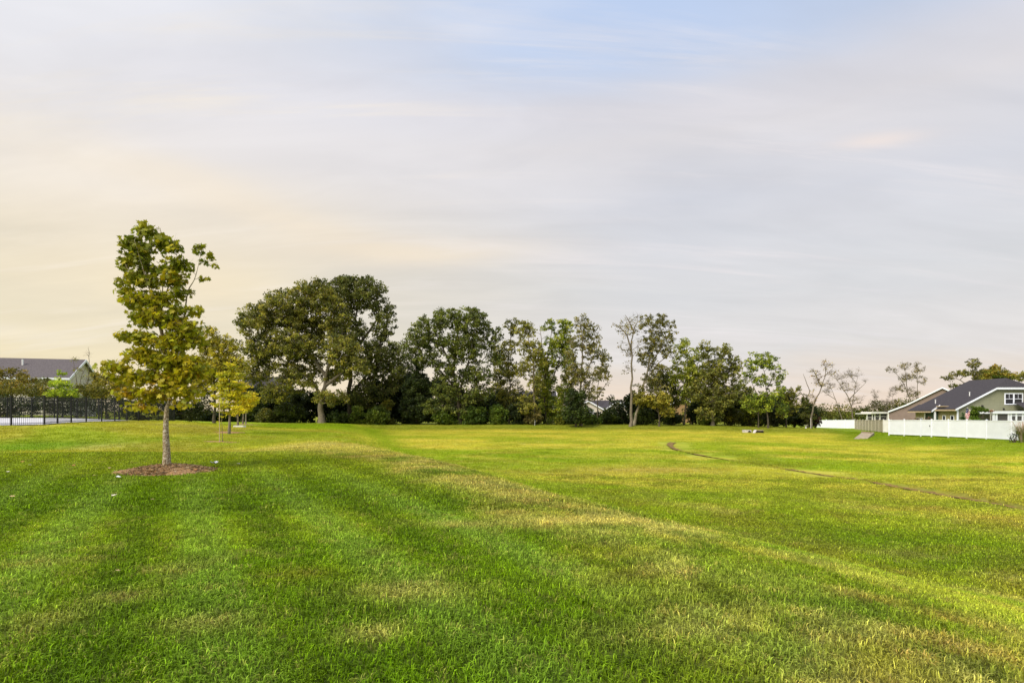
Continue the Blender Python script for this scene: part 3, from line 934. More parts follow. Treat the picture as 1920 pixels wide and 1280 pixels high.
tree('oak_tree', 'tallest dark green oak, rounded crown right of the spreading oak', 99,
     [[(655, 797), (654, 755), (656, 700), (664, 650), (668, 590), (666, 550)], [(655, 740), (690, 700), (715, 650)], [(662, 660), (700, 610), (712, 575)]],
     [(650, 553, 42, 38), (690, 553, 40, 38), (720, 600, 28, 46), (706, 668, 44, 44), (738, 705, 30, 38), (690, 742, 44, 30), (655, 620, 36, 38), (745, 655, 16, 22), (610, 540, 22, 18), (655, 527, 30, 14)],
     DK, DK2, cr=1.15, dens=.78, per=60, size=.34, r0=.6, tr=.026)
tree('cedar_tree', 'nearly black conical cedar between the great oak and the forked tree', 97,
     [[(782, 797), (783, 740), (782, 680)]], [(783, 690, 14, 30), (782, 730, 30, 38), (785, 765, 38, 32)], CED, CED2, cr=.8, dens=.9, per=60, size=.28, r0=.3)
tree('broadleaf_tree', 'wide dark green tree with forked trunk right of the great oaks', 94,
     [[(862, 797), (861, 765), (857, 735), (848, 695), (830, 650), (812, 612)], [(860, 745), (872, 700), (886, 650), (893, 600)], [(855, 728), (820, 690), (790, 668)], [(850, 700), (856, 640), (862, 595)]],
     [(797, 628, 38, 36), (838, 600, 36, 26), (880, 603, 40, 30), (918, 632, 26, 34), (768, 652, 22, 26), (800, 672, 36, 22), (865, 650, 48, 34), (838, 728, 34, 34), (895, 700, 34, 30), (925, 672, 20, 20), (893, 740, 36, 24), (890, 582, 10, 12), (800, 598, 10, 12), (835, 690, 28, 22), (872, 705, 22, 20), (862, 762, 34, 24), (820, 765, 30, 22), (770, 625, 12, 10)],
     (.045, .062, .014), (.130, .150, .028), cr=1.0, dens=.62, per=50, size=.32, r0=.42, tr=.022)
tree('poplar_tree', 'thin feathery tree with airy crown beside the wide dark tree', 98,
     [[(955, 797), (957, 730), (953, 670), (962, 600)]], [(960, 612, 18, 20), (952, 655, 20, 28), (960, 700, 22, 26), (948, 745, 22, 24), (968, 770, 20, 22), (970, 735, 16, 20)],
     DK, OL2, cr=.85, dens=.6, per=36, size=.30, r0=.2, tr=.018)
tree('poplar_tree', 'narrow upright olive tree with visible grey stem near the dark roof', 93,
     [[(1001, 797), (1000, 745), (1000, 690), (993, 640), (985, 605)], [(1000, 700), (1015, 650), (1012, 610)]], [(985, 620, 22, 24), (1000, 655, 24, 30), (985, 690, 22, 26), (1005, 720, 20, 28), (992, 760, 26, 24), (1012, 680, 16, 24), (975, 650, 14, 20)],
     OL_, OL2, cr=.9, dens=.62, per=42, size=.31, bark=bark_grey, r0=.24, tr=.018)
tree('vine_covered_tree', 'bright green tree wrapped in hanging vines with two dark stems', 96,
     [[(1028, 797), (1020, 740), (1025, 680), (1036, 610)], [(1024, 735), (1045, 690), (1060, 620)]],
     [(1030, 612, 18, 16), (1060, 612, 22, 18), (1048, 645, 30, 26), (1028, 680, 24, 24), (1062, 672, 18, 28), (1022, 722, 20, 26), (1035, 762, 28, 26), (1052, 730, 14, 20)],
     GR, (.23, .25, .022), cr=.85, dens=.6, per=44, size=.30, r0=.24, tr=.02)
tree('cottonwood_tree', 'tall grey-stemmed tree with sparse brownish crown, last before the sky gap', 91,
     [[(1089, 797), (1089, 745), (1091, 690), (1092, 640), (1090, 605)], [(1090, 725), (1079, 680), (1070, 640)], [(1091, 710), (1112, 670), (1122, 635)]],
     [(1096, 606, 22, 20), (1115, 625, 16, 22), (1088, 640, 26, 24), (1070, 665, 18, 24), (1112, 662, 24, 22), (1092, 700, 28, 26), (1136, 672, 14, 20), (1128, 700, 20, 20), (1075, 700, 20, 22), (1100, 735, 24, 20), (1108, 645, 16, 18)],
     (.08, .085, .022), (.17, .155, .04), cr=.85, dens=.48, per=32, size=.30, bark=bark_grey, r0=.26, tr=.018)
tree('cedar_tree', 'dark evergreen with drooping boughs below the tall grey-stemmed tree', 89.5,
     [[(1080, 797), (1080, 760), (1078, 735)]], [(1078, 745, 24, 22), (1082, 775, 32, 22)], CED, (.05, .075, .012), cr=.75, dens=.9, per=50, size=.26, r0=.16)
tree('young_oak_tree', 'small thin tree with yellow lower leaves right of the grey-stemmed tree', 97,
     [[(1121, 797), (1120, 760), (1121, 720), (1130, 680)], [(1121, 745), (1136, 720), (1148, 712)]], [(1135, 668, 12, 16), (1128, 700, 18, 20), (1122, 735, 16, 18), (1142, 712, 8, 14)],
     OL_, (.28, .25, .04), cr=.7, dens=.4, per=24, size=.28, bark=bark_grey, r0=.15, tr=.015)
tree('sycamore_tree', 'white-trunked sycamore with bare upper limbs, tallest beyond the gap', 90,
     [[(1182, 797), (1184, 750), (1185, 700), (1184, 650), (1190, 615), (1196, 590)], [(1184, 665), (1176, 630), (1160, 612), (1148, 605)], [(1190, 625), (1178, 600), (1172, 590)]],
     [(1172, 618, 26, 24), (1190, 598, 16, 14), (1200, 610, 10, 20), (1182, 660, 16, 24), (1178, 690, 16, 18), (1200, 648, 14, 26), (1168, 650, 12, 16)],
     (.09, .085, .03), (.2, .17, .04), cr=.8, dens=.55, per=14, size=.26, bark=bark_grey, bare=.22, r0=.27, tr=.018, twn=10)
tree('leaning_tree', 'leafy tree leaning right from beside the white sycamore trunk', 92,
     [[(1188, 797), (1198, 755), (1209, 715), (1219, 670), (1222, 630), (1218, 600)], [(1207, 720), (1235, 680), (1265, 662)], [(1215, 690), (1240, 650), (1250, 620)]],
     [(1212, 606, 18, 20), (1240, 606, 22, 22), (1258, 628, 14, 26), (1228, 640, 26, 22), (1250, 660, 20, 16), (1212, 668, 22, 20), (1235, 690, 22, 14), (1260, 602, 8, 8), (1222, 712, 22, 20), (1198, 738, 16, 22), (1240, 735, 20, 20)],
     (.07, .075, .018), (.16, .15, .035), cr=.8, dens=.56, per=34, size=.29, bark=bark_pale, r0=.26, tr=.022)
tree('dogwood_tree', 'low domed olive-yellow tree in front of the sycamore', 90.5,
     [[(1236, 797), (1235, 775), (1228, 750)], [(1236, 775), (1212, 748)]], [(1206, 748, 24, 17), (1235, 750, 28, 18), (1250, 770, 18, 14)], OL_, (.27, .24, .035), cr=.75, dens=.8, per=50, size=.27, r0=.18)
tree('broadleaf_tree', 'dark round tree just behind the low yellowish dome', 97,
     [[(1252, 797), (1251, 750), (1248, 710)]], [(1245, 712, 24, 22), (1262, 740, 26, 28), (1228, 722, 16, 18)], DK, (.1, .115, .024), cr=.85, dens=.7, per=46, size=.3, r0=.22)
tree('broadleaf_tree', 'pale green loose tree in front of the tan brick wall', 95,
     [[(1282, 797), (1288, 740), (1290, 690), (1283, 650)], [(1288, 720), (1306, 690), (1312, 660)]],
     [(1280, 652, 20, 22), (1300, 668, 18, 20), (1288, 700, 28, 24), (1312, 710, 18, 26), (1270, 685, 14, 18), (1262, 705, 16, 26), (1316, 680, 12, 26), (1290, 735, 22, 22)], LG, LG2, cr=.8, dens=.6, per=36, size=.29, r0=.2, tr=.017)
tree('broadleaf_tree', 'dense olive tree with two rounded tops right of the tan wall', 92.5,
     [[(1336, 797), (1335, 750), (1332, 700), (1325, 650)], [(1335, 735), (1352, 690), (1357, 655)], [(1334, 755), (1310, 720)]],
     [(1322, 658, 18, 20), (1356, 662, 20, 22), (1338, 700, 34, 30), (1376, 690, 18, 28), (1310, 735, 26, 24), (1345, 745, 36, 30), (1378, 735, 22, 30), (1330, 772, 30, 20)],
     (.07, .082, .016), (.185, .185, .035), cr=.9, dens=.76, per=52, size=.30, bark=bark_grey, r0=.32, tr=.02)
tree('locust_tree', 'bright green tree with open crown on thin twin stems', 91,
     [[(1440, 797), (1439, 760), (1436, 715), (1428, 680)], [(1422, 797), (1422, 750), (1408, 715), (1400, 695)], [(1438, 730), (1452, 700), (1460, 680)]],
     [(1415, 678, 22, 20), (1440, 678, 22, 20), (1458, 702, 16, 20), (1400, 700, 14, 14), (1425, 712, 22, 14), (1455, 735, 20, 22), (1430, 752, 24, 26), (1405, 755, 20, 24), (1468, 765, 14, 20)],
     (.06, .095, .012), (.24, .28, .03), cr=.8, dens=.56, per=42, size=.28, r0=.17, tr=.018)
tree('broadleaf_tree', 'small scraggly tree at the right end of the dense tree line', 94,
     [[(1474, 797), (1475, 760), (1478, 735)]], [(1478, 740, 20, 16), (1488, 760, 14, 18), (1470, 772, 16, 16), (1496, 728, 10, 7)], DK, OL2, cr=.7, dens=.55, per=34, size=.27, r0=.14, tr=.016)
tree('dead_tree', 'crooked dead snag wrapped in dark ivy beside the leafy bare tree', 98,
     [[(1514, 800), (1511, 765), (1508, 745), (1501, 735), (1496, 727)], [(1508, 748), (1518, 735), (1510, 712), (1506, 700)]],
     [(1510, 758, 9, 22), (1514, 782, 16, 16)], (.04, .055, .01), (.11, .12, .02), cr=.55, dens=.8, per=40, size=.25, bark=bark_grey, r0=.2, tr=.03, group='half-bare trees right of the tree line')
GB = 'half-bare trees right of the tree line'
tree('half_bare_tree', 'tall half-bare tree with rusty leaves curving right, next to the snag', 96,
     [[(1521, 800), (1524, 765), (1536, 735), (1546, 710), (1548, 672)], [(1540, 725), (1528, 700), (1520, 690)], [(1546, 705), (1562, 690)]],
     [(1546, 682, 10, 18), (1526, 700, 12, 12), (1540, 715, 16, 16), (1562, 700, 12, 8), (1524, 745, 12, 18), (1556, 686, 8, 8)],
     (.16, .10, .03), (.26, .2, .05), cr=.7, dens=.75, per=13, size=.25, bark=bark_grey, bare=.25, r0=.2, tr=.02, twn=14, group=GB)
tree('bare_tree', 'wide bare tree with fine crooked branches behind the dark bushes', 122,
     [[(1600, 800), (1598, 775), (1590, 745), (1578, 725), (1568, 710)], [(1596, 765), (1602, 735), (1608, 705)], [(1592, 748), (1612, 728), (1624, 716)]],
     [(1572, 708, 14, 12), (1600, 702, 22, 13), (1622, 716, 10, 8), (1590, 725, 22, 14), (1604, 750, 18, 12)],
     (.15, .12, .04), (.25, .2, .05), cr=.8, dens=.8, per=7, size=.26, bark=bark_grey, bare=.55, r0=.2, tr=.022, twn=9, group=GB)
tree('bare_tree', 'slim bare tree leaning left of the wide bare tree', 124,
     [[(1582, 800), (1572, 765), (1563, 740), (1556, 720)], [(1566, 748), (1550, 738), (1542, 730)]], [(1555, 722, 12, 12), (1548, 735, 12, 10)], (.15, .12, .04), (.2, .17, .05), cr=.7, dens=.7, per=6, size=.25, bark=bark_grey, bare=.6, r0=.14, tr=.02, twn=14, group=GB)
for (u, vt, lab) in ((1640, 728, 'small leafless sapling left of the two slim saplings over the porch'), (1662, 740, 'faint leafless sapling above the screened porch roof'), (1674, 722, 'slim leafless tree just left of the tall half-bare tree over the grey-brown house')):
    tree('bare_tree', lab, 125, [[(u, 790), (u - 1, 765), (u + 1, vt + 5)]], [(u, vt + 14, 10, 13), (u, vt + 32, 12, 10)], (.15, .12, .05), None, cr=.6, dens=.8, per=5, size=.2, bark=bark_grey, bare=.8, r0=.09, tr=.018, twn=14, group=GB)
tree('half_bare_tree', 'open half-bare tree rising behind the grey-brown house', 132,
     [[(1714, 800), (1709, 760), (1702, 735), (1690, 712), (1672, 694)], [(1722, 800), (1721, 740), (1719, 710), (1720, 685)], [(1702, 735), (1698, 705), (1696, 688)]],
     [(1672, 694, 12, 9), (1698, 686, 14, 10), (1722, 690, 14, 14), (1700, 708, 20, 12), (1690, 728, 14, 10), (1728, 715, 10, 14), (1712, 735, 16, 14), (1726, 755, 16, 10)],
     (.10, .09, .03), (.22, .18, .05), cr=.75, dens=.78, per=18, size=.26, bark=bark_grey, bare=.2, r0=.2, tr=.026, twn=14, group=GB)
tree('half_bare_tree', 'dark-leaved open tree behind the ridge of the green house', 100,
     [[(1822, 800), (1823, 750), (1825, 710), (1824, 680)], [(1823, 735), (1800, 712), (1775, 708)], [(1823, 745), (1800, 728), (1785, 725)]],
     [(1824, 682, 16, 12), (1810, 698, 18, 10), (1832, 705, 12, 20), (1778, 708, 16, 7), (1795, 700, 12, 8), (1793, 725, 20, 8), (1818, 722, 14, 10)],
     (.06, .065, .02), (.18, .17, .03), cr=.7, dens=.75, per=34, size=.27, bark=bark_grey, bare=.06, r0=.22, tr=.022, twn=6, group='trees behind the houses on the right')
tree('maple_tree', 'orange-green rounded tree behind the green house roof', 106,
     [[(1868, 800), (1868, 750), (1866, 700)]], [(1865, 700, 26, 18), (1845, 706, 20, 14), (1886, 705, 18, 12), (1866, 722, 40, 14)], GR, (.20, .15, .02), cr=.9, dens=.9, per=48, size=.32, r0=.3, group='trees behind the houses on the right')
tree('maple_tree', 'pale yellow-green tree top at the right edge over the roof', 112,
     [[(1912, 800), (1912, 750), (1912, 712)]], [(1902, 708, 14, 8), (1922, 706, 18, 12)], (.13, .13, .02), (.22, .21, .05), cr=.8, dens=.8, per=40, size=.3, r0=.2, group='trees behind the houses on the right')

for (u, vt, ru, Y_, c1, c2, lab) in (
        (757, 650, 24, 106, DK, (.13, .14, .03), 'dark background tree filling the gap right of the tallest oak'),
        (938, 640, 22, 107, DK, OL2, 'background tree between the wide dark tree and the feathery one'),
        (1020, 655, 24, 106, (.05, .07, .012), (.16, .17, .03), 'background tree just left of the vine-covered tree'),
        (1066, 660, 20, 105, DK, (.15, .15, .03), 'background tree between the vine-covered tree and the grey stem'),
        (1150, 738, 16, 104, CED, (.07, .09, .02), 'low dark background tree standing under the sky gap'),
        (1298, 668, 22, 105, (.07, .09, .016), (.19, .2, .035), 'background tree beyond the pale green loose tree'),
        (1395, 705, 20, 104, DK, (.15, .16, .03), 'background tree between the two-topped tree and the twin stems')):
    hgt = 790 - vt
    tree('broadleaf_tree', lab, Y_, [[(u, 797), (u + 2, 797 - hgt * .4), (u - 1, vt + hgt * .15)]],
         [(u - 3, vt + hgt * .16, ru * .7, hgt * .16), (u + 3, vt + hgt * .38, ru, hgt * .2), (u - 4, vt + hgt * .62, ru * 1.05, hgt * .2), (u + 2, vt + hgt * .85, ru, hgt * .16)], c1, c2, cr=.9, dens=.6, per=44, size=.31, r0=.2)

# left side
GL = 'planted trees on the left lawn'
tree('broadleaf_tree', 'olive-green tree half hidden behind the young maple on its right', 72,
     [[(402, 792), (402, 740), (404, 690), (400, 650)]], [(392, 640, 26, 30), (420, 650, 28, 26), (405, 685, 40, 34), (448, 680, 20, 24), (380, 720, 30, 30), (430, 720, 24, 28)],
     (.13, .13, .018), (.34, .30, .03), cr=.8, dens=1.0, per=56, size=.24, r0=.22, tr=.018, group=None)
tree('bald_cypress_tree', 'layered yellow-green tree with grey trunk, behind the staked sapling', 37.5,
     [[(430, 811), (430, 780), (430, 740), (431, 700), (433, 672)]],
     [(433, 688, 12, 14), (430, 705, 26, 14), (425, 725, 38, 14), (432, 742, 42, 14), (424, 760, 34, 12), (440, 772, 26, 8)],
     (.22, .24, .012), (.42, .37, .018), cr=.33, dens=1.5, per=58, size=.125, bark=bark_grey, r0=.11, tr=.009, group=GL, flat=.34, up=.9, jit=.2)
tree('bald_cypress_tree', 'brightest yellow layered tree right of the staked sapling', 50,
     [[(446, 797), (446, 770), (448, 740), (448, 715)]], [(452, 725, 20, 16), (460, 745, 28, 14), (455, 765, 26, 12), (440, 775, 18, 6)],
     YL, YL2, cr=.42, dens=1.5, per=56, size=.155, bark=bark_grey, r0=.11, tr=.01, group=GL, flat=.36, up=.9)
tree('bald_cypress_tree', 'farthest left of two slim grey trunks under the yellow foliage', 60,
     [[(455.5, 795), (456, 775), (456, 755)]], [(458, 755, 22, 14), (468, 738, 12, 14)], (.25, .25, .015), YL, cr=.45, dens=1.3, per=52, size=.17, bark=bark_grey, r0=.12, tr=.01, group=GL, flat=.36, up=.9)
tree('bald_cypress_tree', 'farthest right of two slim grey trunks under the yellow foliage', 62,
     [[(460.5, 795), (461, 775), (462, 752)]], [(468, 752, 20, 12), (464, 765, 20, 8)], (.25, .25, .015), YG2, cr=.45, dens=1.3, per=52, size=.17, bark=bark_pale, r0=.12, tr=.01, group=GL, flat=.36, up=.9)
tree('sapling', 'thin staked sapling with few yellow leaves', 32.5,
     [[(417, 829), (417, 800), (417, 770), (421, 730)]], [(420, 735, 8, 12), (418, 758, 11, 14), (416, 782, 9, 10), (410, 792, 6, 4), (425, 748, 8, 8)],
     YG_, YG2, cr=.22, dens=.7, per=16, size=.10, bark=bark_grey, r0=.022, tr=.005, group=GL, twn=3)
tree('ornamental_pear_tree', 'bright green young tree behind the black fence, in front of the long roof', 55,
     [[(117, 789), (118, 770), (117, 740), (114, 705)]], [(114, 702, 9, 14), (113, 722, 20, 16), (122, 738, 26, 16), (108, 740, 22, 14), (138, 745, 12, 12)],
     (.14, .21, .012), (.31, .37, .025), cr=.5, dens=.85, per=50, size=.16, bark=bark_pale, r0=.09, tr=.01, group=None)
tree('dead_tree', 'bare snag with thin crown left of the white gable', 62,
     [[(152, 792), (148, 740), (141, 700), (136, 670)], [(147, 735), (153, 705), (160, 690)]], [(138, 675, 8, 8), (145, 690, 10, 10), (154, 705, 10, 14), (148, 730, 10, 18)],
     (.07, .09, .02), OL2, cr=.45, dens=.6, per=16, size=.17, bark=bark_grey, bare=.35, r0=.09, tr=.014, twn=7, group=None)
tree('dead_tree', 'slender leafless stem rising highest beside the white gable', 63,
     [[(160, 792), (163, 740), (166, 695), (167, 665), (166, 650)]], [(167, 665, 4, 8), (168, 690, 7, 10), (163, 715, 10, 14), (160, 740, 12, 14)],
     (.07, .09, .02), OL2, cr=.4, dens=.55, per=14, size=.16, bark=bark_grey, bare=.45, r0=.08, tr=.013, twn=7, group=None)
tree('broadleaf_tree', 'olive bush-like tree between the white gable and the young maple', 62,
     [[(200, 792), (198, 750), (196, 720)]], [(192, 705, 24, 16), (170, 735, 18, 14), (180, 722, 14, 12), (215, 718, 28, 20), (190, 738, 26, 18), (235, 738, 30, 22)],
     OL_, (.26, .22, .03), cr=.7, dens=.85, per=50, size=.22, r0=.15, group=None)
tree('mimosa_tree', 'brownish-topped spreading tree over the black fence at the left edge', 60,
     [[(20, 792), (22, 750), (26, 720)]], [(22, 700, 34, 14), (-14, 712, 26, 20), (55, 712, 24, 16), (20, 725, 50, 18), (70, 735, 26, 14), (84, 722, 16, 10)],
     (.09, .09, .016), (.26, .2, .035), cr=.7, dens=.85, per=50, size=.2, r0=.15, group=None)
tree('mimosa_tree', 'olive spreading tree just outside the left edge of the picture', 60,
     [[(-90, 792), (-88, 750), (-86, 720)]], [(-85, 712, 50, 24), (-60, 735, 40, 18), (-125, 732, 40, 22)],
     (.07, .08, .016), (.2, .18, .03), cr=.75, dens=.8, per=44, size=.2, r0=.15, group=None)


# ---- bushes and undergrowth
def bush(name, label, Y, lobes, col, col2, cr=.7, dens=.9, per=46, size=.24, cat='shrub', group=None, stem=True, flat=.75, up=.3, kind=None):
    r = np.random.default_rng(int(sum(ord(ch) for ch in label)))
    lob = lobes3(lobes, Y, 1.0)
    cen = clump_points(r, lob, cr, dens); crr = cr * r.uniform(.7, 1.2, len(cen))
    col = np.array(col); col2 = np.array(col2); t_ = r.uniform(0, 1, (len(cen), 1)) ** 1.4
    V, Fq, tn, *_ = leaves(r, cen, crr, per, size, col * (1 - t_) + col2 * t_, flat, up)
    NLEAF[0] += len(Fq)
    me = np_mesh(name, V, Fq, m_leaf, tn)
    if kind:
        return tag(link(name, me), label, kind=kind)
    x, y, _ = lob[0][0]
    root = thing(name, (x, y, gz(x, y)), label, cat, group)
    o = link('foliage', me, root); o['kind'] = 'stuff'
    base = np.array((x, y, gz(x, y) - .1))
    line = np.array([base + (lob[0][0] - base) * f for f in np.linspace(0, 1, 5)])
    segs = []
    for c in cen[::max(1, len(cen) // 14)]:
        segs.append((*base, *((base + c) / 2 + rng.normal(size=3) * .1), .05, .035)); segs.append((*segs[-1][3:6], *c, .035, .015))
    link('stem', np_mesh('stem', *tubes(segs, 5), bark_dark, None, True), root)
    return root


UG = 'shrubs at the foot of the tree line'
for (u, v, ru, rv, Y, c1, c2, lab) in (
        (540, 775, 34, 22, 90, CED2, (.10, .13, .02), 'dark green rounded shrub under the left side of the great oak'),
        (500, 780, 22, 16, 88, (.06, .08, .014), OL2, 'low shrub with olive tips just right of the yellow trees'),
        (635, 783, 22, 16, 88, (.035, .06, .01), (.10, .14, .02), 'dark shrub at the foot of the pale oak trunk'),
        (668, 778, 18, 18, 88, (.07, .11, .012), (.20, .25, .02), 'mid green shrub between the two oak trunks'),
        (705, 778, 28, 20, 87, (.05, .08, .01), (.15, .20, .02), 'shrub below the right side of the great oaks'),
        (727, 760, 14, 16, 90, OL_, (.30, .28, .02), 'small yellowish bush right of the great oaks'),
        (835, 782, 26, 16, 88, (.05, .09, .01), (.16, .22, .02), 'green shrub left of the forked tree trunk'),
        (890, 778, 26, 20, 88, (.045, .08, .01), (.13, .19, .02), 'green shrub right of the forked tree trunk'),
        (932, 778, 22, 20, 88, (.06, .1, .012), (.17, .24, .022), 'leafy shrub under the airy feathery tree'),
        (968, 772, 18, 24, 89, CED, CED2, 'dark bluish shrub left of the grey stem'),
        (1000, 782, 22, 16, 88, (.10, .095, .03), (.22, .19, .05), 'brownish thin shrub at the grey stem'),
        (1050, 785, 24, 12, 88, (.08, .11, .014), (.24, .26, .03), 'low light green shrub below the vine-covered tree'),
        (1110, 787, 20, 11, 88, (.05, .09, .01), (.14, .2, .02), 'low green shrub right of the dark evergreen'),
        (1142, 782, 22, 16, 92, (.035, .06, .01), (.10, .13, .02), 'dark green shrub below the sky gap'),
        (1163, 775, 16, 22, 93, CED, CED2, 'dark evergreen shrub before the white gable left of the sycamore'),
        (1205, 782, 26, 16, 88, CED2, (.09, .13, .02), 'dark shrub at the sycamore foot'),
        (1262, 782, 20, 16, 88, CED, (.07, .1, .02), 'dark shrub left of the tan brick wall'),
        (1330, 786, 24, 13, 88, (.08, .12, .012), (.24, .27, .025), 'light green shrub right of the tan brick wall'),
        (1372, 778, 22, 20, 90, DK, (.22, .2, .02), 'olive shrub with yellow tips under the two-topped tree'),
        (1405, 770, 22, 16, 91, (.08, .1, .014), (.25, .27, .03), 'yellow-green shrub left of the twin stems'),
        (1452, 778, 20, 20, 92, CED, (.08, .09, .02), 'dark shrub right of the twin stems'),
        (1490, 772, 24, 16, 97, OL_, (.28, .25, .03), 'olive-yellow domed shrub near the end of the tree line'),
        (1515, 778, 22, 26, 95, CED, (.05, .07, .015), 'blackish tall shrub around the foot of the snag'),
        (1529, 787, 11, 13, 93, (.05, .02, .015), (.10, .05, .03), 'small dark purple bush beside the end of the white fence')):
    bush('shrub', lab, max(Y + 5, 93.5), [(u, v, ru, rv), (u, 790, ru * 1.05, 10)], c1, c2, group=UG, cr=.7, size=.30, per=60)
bush('shrub', 'olive and green shrub row behind the black fence under the long roof', 57.5, [(u_, 733 + 5 * math.sin(u_ * .13), 14, 20 + 6 * math.sin(u_ * .09)) for u_ in range(-20, 200, 15) if not 88 < u_ < 140], (.10, .11, .018), (.24, .22, .035), cr=.5, dens=.8, per=46, size=.18)
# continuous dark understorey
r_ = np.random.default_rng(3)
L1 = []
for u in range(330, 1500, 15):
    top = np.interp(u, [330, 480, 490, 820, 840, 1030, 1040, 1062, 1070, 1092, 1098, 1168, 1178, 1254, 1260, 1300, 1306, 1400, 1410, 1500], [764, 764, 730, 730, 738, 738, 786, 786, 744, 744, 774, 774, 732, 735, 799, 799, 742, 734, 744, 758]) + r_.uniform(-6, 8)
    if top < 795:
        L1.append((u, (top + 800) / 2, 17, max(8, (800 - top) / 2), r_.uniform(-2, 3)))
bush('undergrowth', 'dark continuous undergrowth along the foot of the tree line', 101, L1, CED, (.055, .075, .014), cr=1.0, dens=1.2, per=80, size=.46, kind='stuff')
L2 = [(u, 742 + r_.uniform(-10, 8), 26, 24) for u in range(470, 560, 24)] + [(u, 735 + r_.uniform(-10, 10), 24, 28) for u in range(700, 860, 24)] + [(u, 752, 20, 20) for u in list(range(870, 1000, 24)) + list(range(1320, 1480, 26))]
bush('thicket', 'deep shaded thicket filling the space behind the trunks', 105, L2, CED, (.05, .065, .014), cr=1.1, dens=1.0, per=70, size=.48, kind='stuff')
bush('hedge', 'dark green clipped-looking hedge behind the far side of the black fence', 54.5, [(u, 762 + r_.uniform(-3, 3), 17, 24) for u in range(-150, 250, 14)], (.018, .036, .014), (.06, .085, .022), cr=.55, dens=.85, per=46, size=.16, cat='hedge')
bush('hedge', 'dark hedge continuing behind the young maple to the yellow trees', 64, [(u, 766 + r_.uniform(-5, 3), 18, 26) for u in range(240, 400, 16)], CED, (.08, .09, .016), cr=.6, dens=.85, per=46, size=.2, cat='hedge')
# far wood across the horizon on the right and small glimpses elsewhere
L3 = [(u, 775 + 6 * math.sin(u * .021) + r_.uniform(-4, 4) - 3, 20, 21) for u in range(1470, 1760, 15)]
bush('far_wood', 'low far-off wood on the horizon behind the white fence', 190, L3, (.06, .075, .02), (.24, .23, .04), cr=1.9, dens=.8, per=60, size=.55, kind='stuff')
L4 = [(u, 766 + r_.uniform(-5, 5), 26, 18) for u in list(range(-700, 0, 30)) + list(range(1760, 2600, 30))]
bush('horizon_wood', 'low wood on the horizon beyond the houses and outside the picture', 210, L4, (.05, .065, .018), (.16, .16, .035), cr=3.0, dens=.6, per=50, size=.9, kind='stuff')

